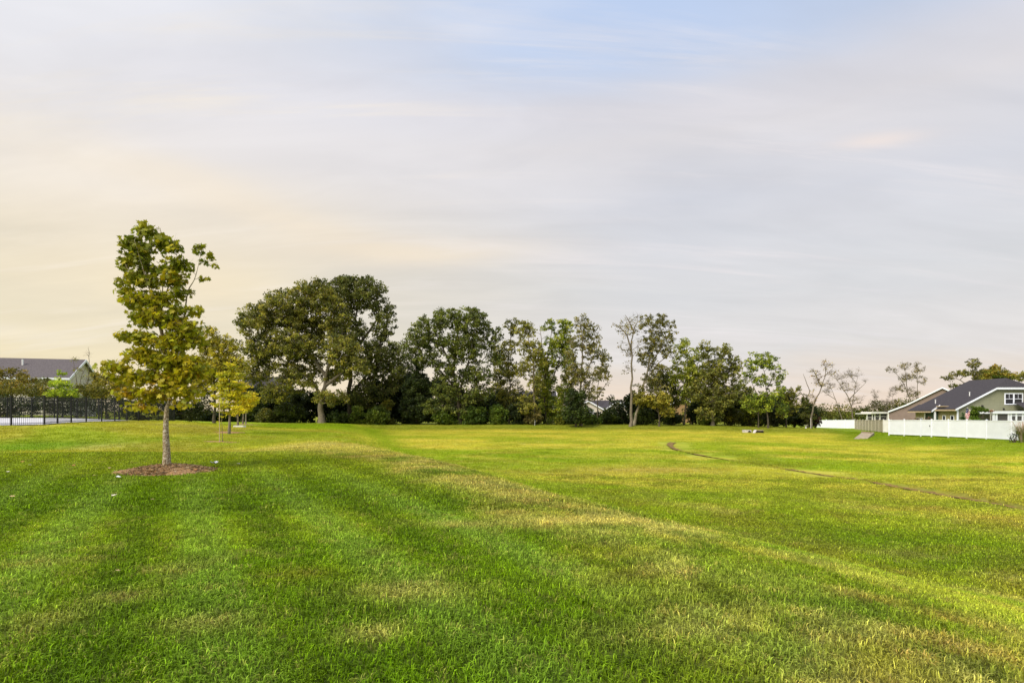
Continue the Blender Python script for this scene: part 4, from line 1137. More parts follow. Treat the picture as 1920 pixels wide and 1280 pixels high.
# ------------------------------------------------------------------ the young maple in front
def young_maple():
    Y = MUL[1]
    r = np.random.default_rng(12)
    root = thing('young_maple_tree', (MUL[0], Y, mz_), 'young maple with speckled trunk standing alone in a mulch ring', 'tree')
    S1 = [(312.5, 886), (312.5, 850), (311, 815), (311.5, 785), (313, 765), (318, 745), (316, 705), (309, 650), (302, 590), (306, 530), (311, 475), (300, 428)]
    S2 = [(318, 748), (327, 695), (336, 640), (345, 600), (352, 548), (366, 520), (378, 470)]
    S3 = [(309, 650), (297, 600), (286, 560), (270, 510), (252, 450)]
    S4 = [(316, 720), (285, 690), (245, 670), (215, 680)]
    S5 = [(316, 735), (290, 722), (265, 720)]
    S6 = [(317, 725), (345, 700), (370, 680)]
    S7 = [(304, 570), (322, 520), (332, 480)]
    m_bark, t, b, q = new_mat('young_bark')
    g = t.nodes.new('ShaderNodeNewGeometry')
    f1 = q.noise(g.outputs['Position'], 22, 5, .7); f2 = q.noise(g.outputs['Position'], 7, 4, .6)
    c = q.ramp(f1, [(.36, S(90, 72, 50)), (.48, S(142, 124, 94)), (.57, S(180, 168, 142)), (.68, S(212, 204, 188))])
    c = q.mix(q.rng(f2, .55, .7, 0, .75), c, S(140, 100, 66))
    t.links.new(c, b.inputs['Base Color']); b.inputs['Roughness'].default_value = .85
    bp = t.nodes.new('ShaderNodeBump'); bp.inputs['Strength'].default_value = .6; bp.inputs['Distance'].default_value = .01
    q.put(bp.inputs['Height'], f1); t.links.new(bp.outputs[0], b.inputs['Normal'])
    st = []; parts = []
    for si, (s, ra, rb, zz) in enumerate(((S1, .094, .012, 0), (S2, .05, .008, .15), (S3, .04, .008, -.25), (S4, .032, .006, -.3), (S5, .028, .006, -.6), (S6, .03, .006, -.3), (S7, .022, .006, .2))):
        pts = [P(u, v, Y + zz * k_ / (len(s) - 1)) for k_, (u, v) in enumerate(s)]
        line = smooth_line(pts, len(pts) * 4)
        f = np.linspace(0, 1, len(line))
        rads = ra * (1 - f) ** (1.8 if si == 0 else 1.4) + rb * .6
        if si == 0: rads = rads * (1 + .55 * np.exp(-f * 30))
        st.append((line, rads)); parts.append(pipe(line, rads, 12 if si == 0 else 8, .035, si))
    lob = lobes3([(262, 470, 22, 20), (264, 520, 22, 20), (268, 560, 22, 18), (285, 585, 26, 16), (272, 432, 22, 14), (248, 455, 20, 20), (300, 455, 20, 16), (322, 462, 18, 18), (236, 490, 15, 22), (268, 490, 22, 18), (236, 530, 15, 22), (245, 568, 20, 16), (236, 545, 16, 14),
                  (300, 505, 24, 14), (335, 495, 20, 16), (350, 500, 13, 10), (285, 530, 22, 14), (325, 525, 22, 18), (300, 560, 26, 20), (335, 548, 16, 16), (330, 580, 26, 14),
                  (368, 583, 20, 12), (310, 600, 40, 18), (262, 600, 22, 14), (235, 628, 22, 11), (270, 632, 28, 16), (345, 615, 36, 20), (320, 640, 44, 20), (370, 640, 16, 16),
                  (265, 665, 32, 20), (215, 690, 30, 15), (232, 708, 28, 12), (320, 675, 46, 22), (360, 690, 28, 24), (275, 705, 36, 18), (320, 710, 40, 20), (240, 735, 28, 12), (290, 740, 36, 16), (345, 735, 30, 16),
                  (252, 760, 22, 9), (290, 768, 14, 8), (355, 755, 18, 9), (330, 758, 14, 6)], Y, 1.05)
    cen = clump_points(r, lob, .18, 1.9)
    # the separate thin bough on the right
    extra = np.array([P(u, v, Y + .15) for (u, v) in ((370, 463), (380, 462), (375, 472), (366, 470), (376, 490), (386, 493), (396, 487), (402, 497), (392, 478), (386, 524), (377, 523), (361, 548))])
    allc = np.concatenate([cen, extra]); rad = np.concatenate([.22 * r.uniform(.7, 1.25, len(cen)), np.full(len(extra), .11)])
    segs = skeleton(r, st, allc, .0034, .10)
    parts.append(tubes(segs, 6))
    parts.append(tubes(twigs(r, allc, rad, 5, .0028, .3), 4))
    V, Fq = merge(parts)
    link('trunk', np_mesh('trunk', V, Fq, m_bark, None, True), root)
    # tints: greener towards the top, yellower and browner low down
    hz = np.clip((allc[:, 2:3] - 2.0) / 4.2, 0, 1)
    t_ = np.clip(.10 + (1 - hz) * .75 + r.normal(size=(len(allc), 1)) * .32, 0, 1)
    g1 = np.array((.19, .225, .018)); g2 = np.array((.50, .46, .018)); g3 = np.array((.52, .34, .022))
    tint = g1 * (1 - t_) + g2 * t_
    m3 = (r.uniform(size=(len(allc), 1)) < .10 * (1.05 - hz)).astype(float)
    tint = tint * (1 - .7 * m3) + g3 * .7 * m3
    big = np.arange(len(allc)) < len(cen)
    Vs = []; Fs = []; Ts = []; n = 0; infos = []
    for sel, m, sz in ((big, 15, .132), (~big, 10, .125)):
        V, Fq, tn, p, e1, e2, nrm, s = leaves(r, allc[sel], rad[sel], m, sz, tint[sel], .75, .55, LEAF5, .12, .55, .2)
        Vs.append(V); Fs.append(Fq + n); n += len(V); Ts.append(tn); infos.append(np.concatenate([p, e1, e2, nrm, s], 1))
    V = np.concatenate(Vs); Fq = np.concatenate(Fs); tn = np.concatenate(Ts); I = np.concatenate(infos)
    # the 280 nearest leaves are separate pieces
    order = np.argsort(I[:, 1] - .0 * I[:, 12]); near = set(order[:280].tolist())
    shared = {}
    lm = np_mesh('leaf', np.array([(x, y, -abs(x) * .24) for x, y in LEAF5]), np.arange(14)[None, :], None, tn[:1])
    variants = []
    for k_ in range(8):
        c = tn[order[k_ * 30]]
        variants.append(np_mesh('leaf', np.array([(x, y, -abs(x) * .24) for x, y in LEAF5]), np.arange(14)[None, :], m_leaf, np.array([c])))
    vc = np.array([tn[order[k_ * 30]] for k_ in range(8)])
    from mathutils import Matrix
    for i in near:
        x = I[i]
        o = bpy.data.objects.new('leaf', variants[int(np.argmin(np.sum((vc - tn[i]) ** 2, 1)))])
        COL.objects.link(o); o.parent = root
        s = float(x[12]); e1, e2, nn = x[3:6] * s, x[6:9] * s, x[9:12] * s
        o.matrix_local = Matrix(((e1[0], e2[0], nn[0], x[0] - MUL[0]), (e1[1], e2[1], nn[1], x[1] - Y), (e1[2], e2[2], nn[2], x[2] - mz_), (0, 0, 0, 1)))
    keep = np.array([i not in near for i in range(len(Fq))])
    NLEAF[0] += len(Fq)
    cr_ = link('crown', np_mesh('crown', V, Fq[keep], m_leaf, tn[keep]), root); cr_['kind'] = 'stuff'


young_maple()
print('LEAVES', NLEAF[0])

# ------------------------------------------------------------------ materials of the built things
M = {}
M['black'] = pmat('black_powder_coat', (.012, .013, .014, 1), .45, .1)
M['white'] = pmat('white_vinyl', (.84, .86, .94, 1), .45, .03, 1.2)
M['white2'] = pmat('white_paint', (.74, .72, .68, 1), .5, .05, 2)
M['tan'] = pmat('tan_vinyl', (.42, .36, .27, 1), .5, .05, 1.5)
M['tan_post'] = pmat('pale_tan_vinyl', (.58, .52, .41, 1), .5, .05, 1.5)
M['conc'] = pmat('pale_concrete', (.66, .64, .66, 1), .9, .10, .6, .2, 20)
M['conc2'] = pmat('weathered_concrete', S(168, 152, 128), .9, .28, 2.5, .4, 20)
M['conc3'] = pmat('stained_concrete', S(196, 188, 182), .9, .3, 3, .4, 20)
M['dark'] = pmat('dark_iron', (.02, .018, .016, 1), .7, .3)
M['roof'] = pmat('slate_shingle', S(66, 62, 66), .95, .25, 9, .5, 30)
M['roof2'] = pmat('grey_purple_shingle', S(100, 93, 94), .95, .22, 7, .5, 30)
M['green'] = pmat('sage_siding', S(134, 134, 108), .7, .06, 1.5)
M['sage_side'] = pmat('olive_siding', S(158, 150, 112), .7, .06, 1.5)
M['dkgreen'] = pmat('dark_green_siding', S(66, 82, 66), .7, .08, 1.5)
M['brown'] = pmat('grey_brown_siding', S(136, 118, 110), .7, .06, 1.5)
M['wall_w'] = pmat('pale_siding', S(214, 204, 196), .7, .06, 1.5)
M['brick'] = pmat('tan_brick', S(160, 130, 92), .85, .10, 3, .4, 30)
M['soffit'] = pmat('tan_fascia', S(190, 170, 140), .6, .06)
M['pipe'] = pmat('vent_pipe', (.8, .8, .8, 1), .5, .03)
M['shutter'] = pmat('shutter_black', (.02, .022, .026, 1), .5, .1)
mgl, t, b, q = new_mat('window_glass'); b.inputs['Base Color'].default_value = (.018, .02, .026, 1); b.inputs['Roughness'].default_value = .12; b.inputs['Specular IOR Level'].default_value = .35
M['glass'] = mgl
msn, t, b, q = new_mat('insect_screen'); b.inputs['Base Color'].default_value = (.07, .065, .065, 1); b.inputs['Roughness'].default_value = .6
M['screen'] = msn

# ---- mulch ring round the maple
mm, t, b, q = new_mat('bark_mulch')
g = t.nodes.new('ShaderNodeNewGeometry')
f1 = q.noise(g.outputs['Position'], 30, 5, .75); f2 = q.noise(g.outputs['Position'], 4, 4, .6)
c = q.ramp(f1, [(.3, S(92, 66, 44)), (.48, S(148, 112, 76)), (.62, S(182, 146, 102)), (.75, S(210, 182, 140))])
c = q.mix(q.rng(f2, .4, .7, 0, .6), c, S(196, 150, 92)); t.links.new(c, b.inputs['Base Color']); b.inputs['Roughness'].default_value = .95
bp = t.nodes.new('ShaderNodeBump'); bp.inputs['Strength'].default_value = 1; bp.inputs['Distance'].default_value = .03
q.put(bp.inputs['Height'], f1); t.links.new(bp.outputs[0], b.inputs['Normal'])


def mulch(x, y, rx, ry, h, label, chips=0, name='mulch_bed'):
    nr, na = 16, 60; V = []; Fc = []
    r = np.random.default_rng(int(abs(x) * 10))
    for i in range(nr + 1):
        for j in range(na):
            a = 2 * math.pi * j / na; f = i / nr
            wob = 1 + .10 * math.sin(a * 3 + x) + .06 * math.sin(a * 7 + 1) + .05 * math.sin(a * 13 + 2)
            px, py = x + rx * f * wob * math.cos(a), y + ry * f * wob * math.sin(a)
            V.append((px, py, gz(px, py) + .012 + h * (1 - f ** 1.6) * (1 - .5 * math.exp(-(f / .12) ** 2)) + r.uniform(-.008, .008) - (.03 if i == nr else 0)))
    for i in range(nr):
        for j in range(na):
            Fc.append((i * na + j, (i + 1) * na + j, (i + 1) * na + (j + 1) % na, i * na + (j + 1) % na))
    me = bpy.data.meshes.new(name); me.from_pydata(V, [], Fc); me.materials.append(mm)
    root = thing(name, (x, y, gz(x, y)), label, 'mulch bed')
    link('mound', me, root)
    if chips:
        n = chips
        a = r.uniform(0, 6.283, n); f = np.sqrt(r.uniform(0, 1.15, n))
        px, py = x + rx * f * np.cos(a), y + ry * f * np.sin(a)
        pz = terrain(px, py) + .02 + h * np.clip(1 - f ** 1.6, 0, 1)
        e = rand_dirs(r, n); e[:, 2] *= .3; e /= np.linalg.norm(e, axis=1, keepdims=True)
        s_ = rand_dirs(r, n); s_ = np.cross(e, s_); L = r.uniform(.015, .05, (n, 1)); Wd = r.uniform(.005, .014, (n, 1))
        c = np.stack([px, py, pz], 1); up = np.array((0, 0, .01))
        V = np.stack([c - e * L - s_ * Wd, c + e * L - s_ * Wd, c + e * L + s_ * Wd + up, c - e * L + s_ * Wd + up], 1).reshape(-1, 3)
        base = np.array([(.20, .13, .07), (.34, .23, .12), (.46, .34, .20), (.13, .08, .045)])[r.integers(0, 4, n)]
        o = link('bark_chips', np_mesh('bark_chips', V, np.arange(4 * n).reshape(-1, 4), m_leaf, base), root); o['kind'] = 'stuff'
    return root


mulch(MUL[0], MUL[1], 1.15, 1.02, .17, 'brown mulch ring around the foot of the lone young maple', 2600)
x, y, z = ground_hit(430, 811); mulch(x, y, 1.1, .9, .07, 'dark mulch ring under the layered yellow-green tree')
x, y, z = ground_hit(415, 828.5); mulch(x, y, 1.0, .55, .02, 'pale dry mulch patch around the staked sapling')
x, y, z = ground_hit(458, 796.5); mulch(x, y, 1.9, 1.6, .08, 'thin dark mulch ring under the two far slim trunks')

# ---- stake of the sapling
t_ = thing('wooden_stake', P(411.5, 829, 32.3), 'tan wooden stake standing beside the thin sapling', 'stake')
a = P(411.7, 829, 32.3); a[2] = gz(a[0], a[1]) - .1
mb = MB(); mb.bar(a, P(411.3, 748, 32.3), .02, 6, .017); mb.build('pole', M['soffit'], t_)
mb = MB(); k_ = P(411.5, 770, 32.3); mb.bar(k_ + np.array((-.03, 0, 0)), k_ + np.array((.18, .1, 0)), .01, 5); mb.build('tie_strap', M['soffit'], t_)
st2 = thing('white_stone', P(446, 800, 44), 'white stone slab lying left of the far trunks', 'stone')
x, y, z = ground_hit(449, 801)
mb = MB((x, y, z), .2); mb.prism([(-.45, -.2, 0), (.35, -.25, 0), (.5, .1, 0), (.1, .25, 0), (-.4, .2, 0)], (0, 0, .16)); st2.location = (x, y, z); mb.build('slab', M['white2'], st2)

# ------------------------------------------------------------------ black metal fence and paved court
FP = [(-42.5, 35.2), (-38.2, 35.5), (-35.9, 35.8), (-33.8, 36.05), (-31.9, 36.25), (-30.0, 36.5), (-30.9, 38.7), (-31.75, 41.0), (-32.4, 43.3), (-32.95, 45.7), (-33.5, 48.0), (-34.1, 50.4), (-34.6, 52.7), (-35.1, 55.0), (-35.7, 57.4), (-36.3, 59.7), (-36.8, 62.0)]
FR = [(-60.0, 51.6), (-57.5, 51.5), (-55.0, 51.4), (-52.6, 51.3), (-50.2, 51.3), (-47.8, 51.2), (-45.4, 51.2), (-43.1, 51.1), (-41.0, 51.0), (-38.9, 50.9), (-36.9, 50.8), (-35.0, 50.7)]


def metal_fence(pts, label, h=1.83, gap=.115):
    root = thing('metal_fence', (pts[0][0], pts[0][1], gz(*pts[0])), label, 'fence')
    post = None
    for (x, y) in pts:
        z = gz(x, y)
        if post is None:
            mb = MB(); mb.box(-.038, .038, -.038, .038, -.2, h + .05); mb.box(-.05, .05, -.05, .05, h + .05, h + .075)
            me = mb.build('post', M['black'], root); post = me
        else:
            me = post.copy(); COL.objects.link(me)
        me.location = (x - root.location.x, y - root.location.y, z - root.location.z)
    for (a, b) in zip(pts[:-1], pts[1:]):
        L = math.hypot(b[0] - a[0], b[1] - a[1]); ang = math.atan2(b[1] - a[1], b[0] - a[0])
        za, zb_ = gz(*a), gz(*b)
        mb = MB((a[0], a[1], 0), ang)
        for zz in (.12, h - .28, h - .08):
            mb.prism([(0.04, -.016, za + zz), (0.04, .016, za + zz), (0.04, .016, za + zz + .035), (0.04, -.016, za + zz + .035)], (L - .08, 0, zb_ - za))
        n = int(L / gap)
        for i in range(1, n):
            x = i * L / n; z = za + (zb_ - za) * i / n
            mb.box(x - .007, x + .007, -.007, .007, z + .05, z + h)
        o = mb.build('picket_panel', M['black'], root); o['kind'] = 'stuff'


metal_fence(FP, 'black metal picket fence along the near edge of the pale paved court')
metal_fence(FR, 'black metal picket fence on the far side of the court before the hedge')
# court slab as a draped sheet
xs = np.linspace(-75, -30.1, 46); ys = np.linspace(35.4, 51.4, 20)
V = []; keep = {}; Fc = []
edge = lambda y: np.interp(y, [36.5, 38.7, 41, 43.3, 45.7, 48, 50.4, 52.7], [-29.9, -30.8, -31.65, -32.3, -32.85, -33.4, -34.0, -34.5])
near = lambda x: np.interp(x, [-42.5, -30], [35.1, 36.45])
for j in range(len(ys)):
    for i in range(len(xs)):
        f = i / (len(xs) - 1); g_ = j / (len(ys) - 1)
        y = 36.4 + (51.4 - 36.4) * g_
        x = -75 + (float(edge(y)) + 75) * f
        y = y - (1 - g_) * (36.45 - float(near(x)))
        V.append((x, y, gz(x, y) + .05))
nx = len(xs)
for j in range(len(ys) - 1):
    for i in range(nx - 1):
        Fc.append((j * nx + i, j * nx + i + 1, (j + 1) * nx + i + 1, (j + 1) * nx + i))
me = bpy.data.meshes.new('court_pavement'); me.from_pydata(V, [], Fc); me.materials.append(M['conc'])
tag(link('court_pavement', me), 'pale concrete court behind the black fence', kind='structure')

# ------------------------------------------------------------------ vinyl privacy fences
def vinyl_fence(name, label, pts, mat, mat_post, h=1.83, top=None, gate=None, post_w=.115):
    """pts: (x, y, z of top). posts at every point, a tongue-and-groove panel between"""
    root = thing(name, (pts[0][0], pts[0][1], pts[0][2] - h), label, 'fence', None)
    for (x, y, zt) in pts:
        zb_ = min(gz(x, y), zt - h) - .1
        mb = MB(); w_ = post_w / 2
        mb.box(x - w_, x + w_, y - w_, y + w_, zb_, zt + .02)
        mb.box(x - w_ - .015, x + w_ + .015, y - w_ - .015, y + w_ + .015, zt + .02, zt + .045)
        n = len(mb.v); c = w_ + .01
        mb.add([(x - c, y - c, zt + .045), (x + c, y - c, zt + .045), (x + c, y + c, zt + .045), (x - c, y + c, zt + .045), (x, y, zt + .10)], [(0, 1, 4), (1, 2, 4), (2, 3, 4), (3, 0, 4)])
        mb.build('post', mat_post, root)
    for k_, (a, b) in enumerate(zip(pts[:-1], pts[1:])):
        L = math.hypot(b[0] - a[0], b[1] - a[1]); ang = math.atan2(b[1] - a[1], b[0] - a[0])
        isg = gate is not None and k_ in gate
        e = post_w / 2 + (.05 if isg else .0)
        fr = MB((a[0], a[1], 0), ang)
        s = (b[2] - a[2]) / L
        za = a[2]
        gb = min(gz(*a[:2]), gz(*b[:2]))
        for (z0, z1) in ((-.10, -.01), (-h + .04, -h + .18)):
            fr.prism([(e, -.045, za + z0 + s * e), (e, .045, za + z0 + s * e), (e, .045, za + z1 + s * e), (e, -.045, za + z1 + s * e)], (L - 2 * e, 0, s * (L - 2 * e)))
        # boards
        n = max(2, int(round((L - 2 * e) / .155))); wd = (L - 2 * e) / n
        pl = MB((a[0], a[1], 0), ang)
        for i in range(n):
            x0 = e + i * wd + .004; x1 = e + (i + 1) * wd - .004
            pl.box(x0, x1, -.022, .022, za + s * (x0 + x1) / 2 - h + .17, za + s * (x0 + x1) / 2 - .09)
        p = fr.build('gate_frame' if isg else 'rail', mat, root)
        o = pl.build('board_row', mat, p); o['kind'] = 'stuff'
        if isg:
            hb = MB((a[0], a[1], 0), ang); hb.box(L - .25, L - .17, -.09, -.045, za - .72, za - .60); hb.build('latch', M['dark'], p)
    return root


def ftop(u, v, Y):
    q_ = P(u, v, Y); return (q_[0], q_[1], q_[2])


def fence_pts(a, b, n):
    return [tuple(np.array(a) + (np.array(b) - np.array(a)) * i / n) for i in range(n + 1)]


V1 = fence_pts((47.7, 72.0, .46), (47.7, 66.4, .56), 2)
G1 = [(47.7, 64.7, .60)]
V2 = fence_pts((47.7, 64.7, .60), (47.7, 57.2, .66), 3)[1:]
V3 = fence_pts((47.7, 57.2, .66), (47.2, 53.8, .70), 1)[1:]
V4 = fence_pts((47.2, 53.8, .70), (46.9, 46.6, .78), 3)[1:]
vinyl_fence('vinyl_fence', 'long bright white vinyl privacy fence in front of the green house', V1 + G1 + V2 + V3 + V4, M['white'], M['white'], h=1.86, gate=[2])
vinyl_fence('vinyl_fence', 'tan vinyl fence of ribbed panels running away to the left', fence_pts(ftop(1656, 787, 85.8), ftop(1603, 787, 111), 9), M['tan'], M['tan_post'], h=1.86)
vinyl_fence('vinyl_fence', 'short off-white fence piece joining the tan fence to the long white fence', [ftop(1656.6, 787, 85.5), ftop(1671, 787.2, 84.5)], M['white2'], M['white2'], h=1.86)
vinyl_fence('vinyl_fence', 'distant low-looking white fence in front of the far wood', fence_pts(ftop(1603, 786.5, 116), ftop(1532, 787.2, 119), 4), M['white'], M['white'], h=1.83)

# ------------------------------------------------------------------ houses
def siding(name, parent, mat, o, ang, x0f, x1f, z0, z1, h=.19, t=.022):
    """lapped boards; x0f, x1f give the wall's ends at a height"""
    mb = MB(o, ang); n = max(1, int((z1 - z0) / h)); hh = (z1 - z0) / n
    for i in range(n):
        a = z0 + i * hh; c = a + hh
        xa, xb = max(x0f(a), x0f(c) if False else x0f(a)), x1f(a); xc, xd = x0f(c), x1f(c)
        if xd - xc < .05: continue
        mb.add([(xa, -t, a), (xb, -t, a), (xd, -.004, c), (xc, -.004, c), (xa, 0, a), (xb, 0, a)], [(0, 1, 2, 3), (4, 5, 1, 0)])
    o_ = mb.build(name, mat, parent); o_['kind'] = 'stuff'
    return o_


def window(parent, o, ang, x0, x1, z0, z1, sashes=1, muntin=True, trim=.10, mt=None, y=0.0):
    mt = mt or M['white']
    fr = MB(o, ang)
    t0 = trim
    fr.box(x0 - t0, x1 + t0, y - .06, y - .002, z1, z1 + t0); fr.box(x0 - t0, x1 + t0, y - .07, y - .002, z0 - t0, z0)
    fr.box(x0 - t0, x0, y - .06, y - .002, z0, z1); fr.box(x1, x1 + t0, y - .06, y - .002, z0, z1)
    w_ = (x1 - x0) / sashes
    for i in range(1, sashes):
        fr.box(x0 + i * w_ - .09, x0 + i * w_ + .09, y - .058, y - .002, z0, z1)
    zm = z0 + (z1 - z0) * .5
    for i in range(sashes):
        a = x0 + i * w_ + (.09 if i else 0); c = x0 + (i + 1) * w_ - (.09 if i < sashes - 1 else 0)
        fr.box(a, c, y - .05, y - .004, zm - .03, zm + .03)
        if muntin:
            fr.box((a + c) / 2 - .015, (a + c) / 2 + .015, y - .045, y - .006, zm + .03, z1)
    f = fr.build('window', mt, parent)
    for i in range(sashes):
        a = x0 + i * w_ + (.09 if i else 0); c = x0 + (i + 1) * w_ - (.09 if i < sashes - 1 else 0)
        for (za, zb_) in ((z0, zm - .03), (zm + .03, z1)):
            p = MB(o, ang); p.box(a, c, y - .03, y - .012, za, zb_); p.build('pane', M['glass'], f)
    return f


# ---- sage green house
GY = 72.0
def wz(v, Y): return EYE - (v - HZ) * Y / F
def wx(u, Y): return (u - 960) * Y / F
gh = thing('green_house', (63.5, 76, -1.2), 'sage green house with dark roof and white double window behind the white fence', 'house')
XL, XRr = 56.35, 70.65; ZE = 1.90; SL = .515; ZC = wz(730, GY); APX = 63.5
xc = 56.2 + (ZC - ZE) / SL          # where the rake meets the clipped top
lf = lambda z: XL if z <= ZE + SL * (XL - 56.2) else 56.2 + (z - ZE) / SL
rf = lambda z: XRr if z <= ZE + SL * (XL - 56.2) else 127.0 - (56.2 + (z - ZE) / SL)
mb = MB(); mb.prism([(XL, GY + .02, -1.7), (XRr, GY + .02, -1.7), (XRr, GY + .02, ZE), (127 - xc, GY + .02, ZC), (xc, GY + .02, ZC), (XL, GY + .02, ZE)], (0, 6.7, 0)); mb.build('wall', M['green'], gh)
siding('siding', gh, M['green'], (0, GY, 0), 0, lf, rf, -1.6, ZC - .1, .20)
# side walls, recess and their windows
sm_ = MB(); sm_.box(XL - .02, XL, GY + .1, 75.2, -1.7, 1.75); sm_.build('side_wall', M['sage_side'], gh)
rc = MB(); rc.box(XL - .50, XL - .02, 75.2, 76.8, -1.7, 1.9); rc.build('recess_wall', M['dkgreen'], gh)
bl = MB(); bl.box(XL - .62, XL - .02, 76.8, 78.6, -1.7, 1.5); bl.build('rear_wall', M['sage_side'], gh)
for (ya, yb) in ((72.55, 73.0), (73.95, 74.35)):
    window(gh, (XL - .02, 0, 0), R(-90), -yb, -ya, -.9, .95, 1, False, .07)
window(gh, (XL - .62, 0, 0), R(-90), -78.3, -77.2, -.7, .6, 2, False, .07)
window(gh, (XL - .50, 0, 0), R(-90), -76.4, -75.6, -.8, .4, 1, False, .14, M['soffit'])
cb = MB(); cb.box(XL - .09, XL + .12, GY - .06, GY - .001, -1.7, ZE - .1); cb.build('corner_board', M['white'], gh)
cb = MB(); cb.box(XL - .60, XL - .42, 75.05, 75.2, -1.7, 1.8); cb.build('corner_board', M['white'], gh)
cb = MB(); cb.box(XL - .75, XL - .63, 76.7, 76.8, -1.7, 1.4); cb.build('corner_board', M['white2'], gh)
# roof: left plane, right plane, clipped gable plane
OX = 55.85; OZ = ZE + SL * (OX - 56.2)
RZ = ZE + SL * (APX - 56.2); AY = 73.1; FY = GY - .35; BY = 79.0
rf_ = MB(); th = .16
xcl = 56.2 + (ZC + .12 - ZE) / SL; zcl = ZC + .12
rf_.prism([(OX, FY, OZ), (xcl, FY, zcl), (APX, AY, RZ), (APX, BY, RZ), (OX, BY + .4, OZ)], (0, 0, th))
rf_.prism([(127 - OX, FY, OZ), (127 - OX, BY + .4, OZ), (APX, BY, RZ), (APX, AY, RZ), (127 - xcl, FY, zcl)], (0, 0, th))
rf_.prism([(xcl, FY, zcl), (127 - xcl, FY, zcl), (APX, AY, RZ)], (0, 0, th))
roof = rf_.build('roof', M['roof'], gh)
tr_ = MB()
tr_.prism([(OX, FY - .03, OZ - .10), (OX, FY - .03, OZ + .13), (xcl, FY - .03, zcl + .13), (xcl, FY - .03, zcl - .10)], (0, .06, 0))
tr_.prism([(127 - OX, FY - .03, OZ - .10), (127 - OX, FY - .03, OZ + .13), (127 - xcl, FY - .03, zcl + .13), (127 - xcl, FY - .03, zcl - .10)], (0, .06, 0))
tr_.prism([(xcl, FY - .03, zcl - .12), (xcl, FY - .03, zcl + .13), (127 - xcl, FY - .03, zcl + .13), (127 - xcl, FY - .03, zcl - .12)], (0, .06, 0))
tr_.build('rake_trim', M['white'], gh)
gt_ = MB(); gt_.box(OX - .12, OX - .002, FY, 75.4, OZ - .12, OZ + .05); gt_.build('gutter', M['soffit'], gh)
# small lower roof over the side wing with its own rake
lr = MB(); lr.prism([(55.3, 75.0, 1.55), (56.5, 75.0, 2.36), (56.7, 79.3, 2.36), (55.1, 79.3, 1.55)], (0, 0, .12)); lr.build('wing_roof', M['roof'], gh)
lr = MB(); lr.prism([(55.3, 74.95, 1.42), (55.3, 74.95, 1.66), (56.4, 74.95, 2.42), (56.4, 74.95, 2.18)], (0, .05, 0)); lr.build('rake_trim', M['white'], gh)
lr = MB(); lr.box(55.05, 55.2, 75.0, 79.2, 1.38, 1.54); lr.build('gutter', M['soffit'], gh)
lr = MB(); lr.box(55.9, 56.6, 73.6, 75.0, 2.14, 2.24); lr.build('canopy', M['soffit'], gh)
ds = MB(); ds.bar((56.0, GY - .08, 1.7), (56.32, GY - .10, 1.45), .04); ds.bar((56.32, GY - .10, 1.45), (56.32, GY - .10, -1.1), .04); ds.build('downspout', M['white'], gh)
for (u, v) in ((1754, 753), (1818, 739)):
    # on the left roof plane: solve for distance
    for Y_ in np.linspace(72, 79, 200):
        X_ = wx(u, Y_)
        if wz(v + 3, Y_) <= ZE + SL * (X_ - 56.2) + th: break
    zb_ = ZE + SL * (X_ - 56.2)
    pv = MB(); pv.bar((X_, Y_, zb_), (X_, Y_, zb_ + .62), .06, 8); pv.bar((X_, Y_, zb_ + .62), (X_, Y_, zb_ + .68), .09, 8); pv.build('vent_pipe', M['pipe'], roof)
window(gh, (0, GY - .022, 0), 0, wx(1884.5, GY), wx(1915.5, GY), wz(756.5, GY), wz(738.5, GY), 2, True, .12)
lt = MB(); lt.box(wx(1841, GY) - .1, wx(1841, GY) + .1, GY - .15, GY - .03, wz(763, GY), wz(759.5, GY)); lt.build('lamp_fixture', M['dark'], gh)
lt = MB(); lt.box(wx(1881, GY) - .08, wx(1881, GY) + .08, GY - .15, GY - .03, wz(768, GY), wz(765, GY)); lt.build('lamp_fixture', M['dark'], gh)
# white sunroom in front of the wall
SY = 68.8
x0 = wx(1862.5, SY); z1_ = wz(770.3, SY); x1 = x0 + 6.6
sr = MB(); sr.box(x0 - .15, x1, SY - .12, GY - .08, z1_ - .32, z1_ - .0); sr.build('sunroom_fascia', M['white'], gh)
sr = MB(); sr.box(x0 + .3, x1, SY + .15, GY - .09, -1.7, -1.0); sr.build('sunroom_base', M['white'], gh)
for u_ in (1864, 1869, 1891.5, 1896, 1906, 1918):
    p = MB(); xx = wx(u_, SY); p.box(xx - .09, xx + .09, SY, SY + .16, -1.7, z1_ - .32); p.build('sunroom_post', M['white'], gh)
for (ua, ub) in ((1870.6, 1890.2), (1897.3, 1904.8), (1907.2, 1916.8), (1919.5, 1935)):
    p = MB(); p.box(wx(ua, SY), wx(ub, SY), SY + .07, SY + .09, -1.0, z1_ - .32); p.build('screen_panel', M['screen'], gh)
p = MB(); p.box(wx(1896, SY), wx(1935, SY), SY + .03, SY + .068, wz(779.5, SY), wz(778, SY)); p.build('sunroom_rail', M['white'], gh)
p = MB(); xx0 = wx(1903, 70); p.prism([(xx0, SY - .2, wz(766, 70)), (xx0 + 6, SY - .2, wz(766, 70)), (xx0 + 6, GY - .3, wz(766, 70) + .75), (xx0 + 1.4, GY - .3, wz(766, 70) + .75)], (0, 0, .08)); p.build('sunroom_roof', M['roof'], gh)
p = MB(); p.box(xx0 - .1, xx0 + 6, SY - .28, SY - .2, wz(766, 70) - .12, wz(766, 70) + .1); p.build('sunroom_gutter', M['white'], gh)

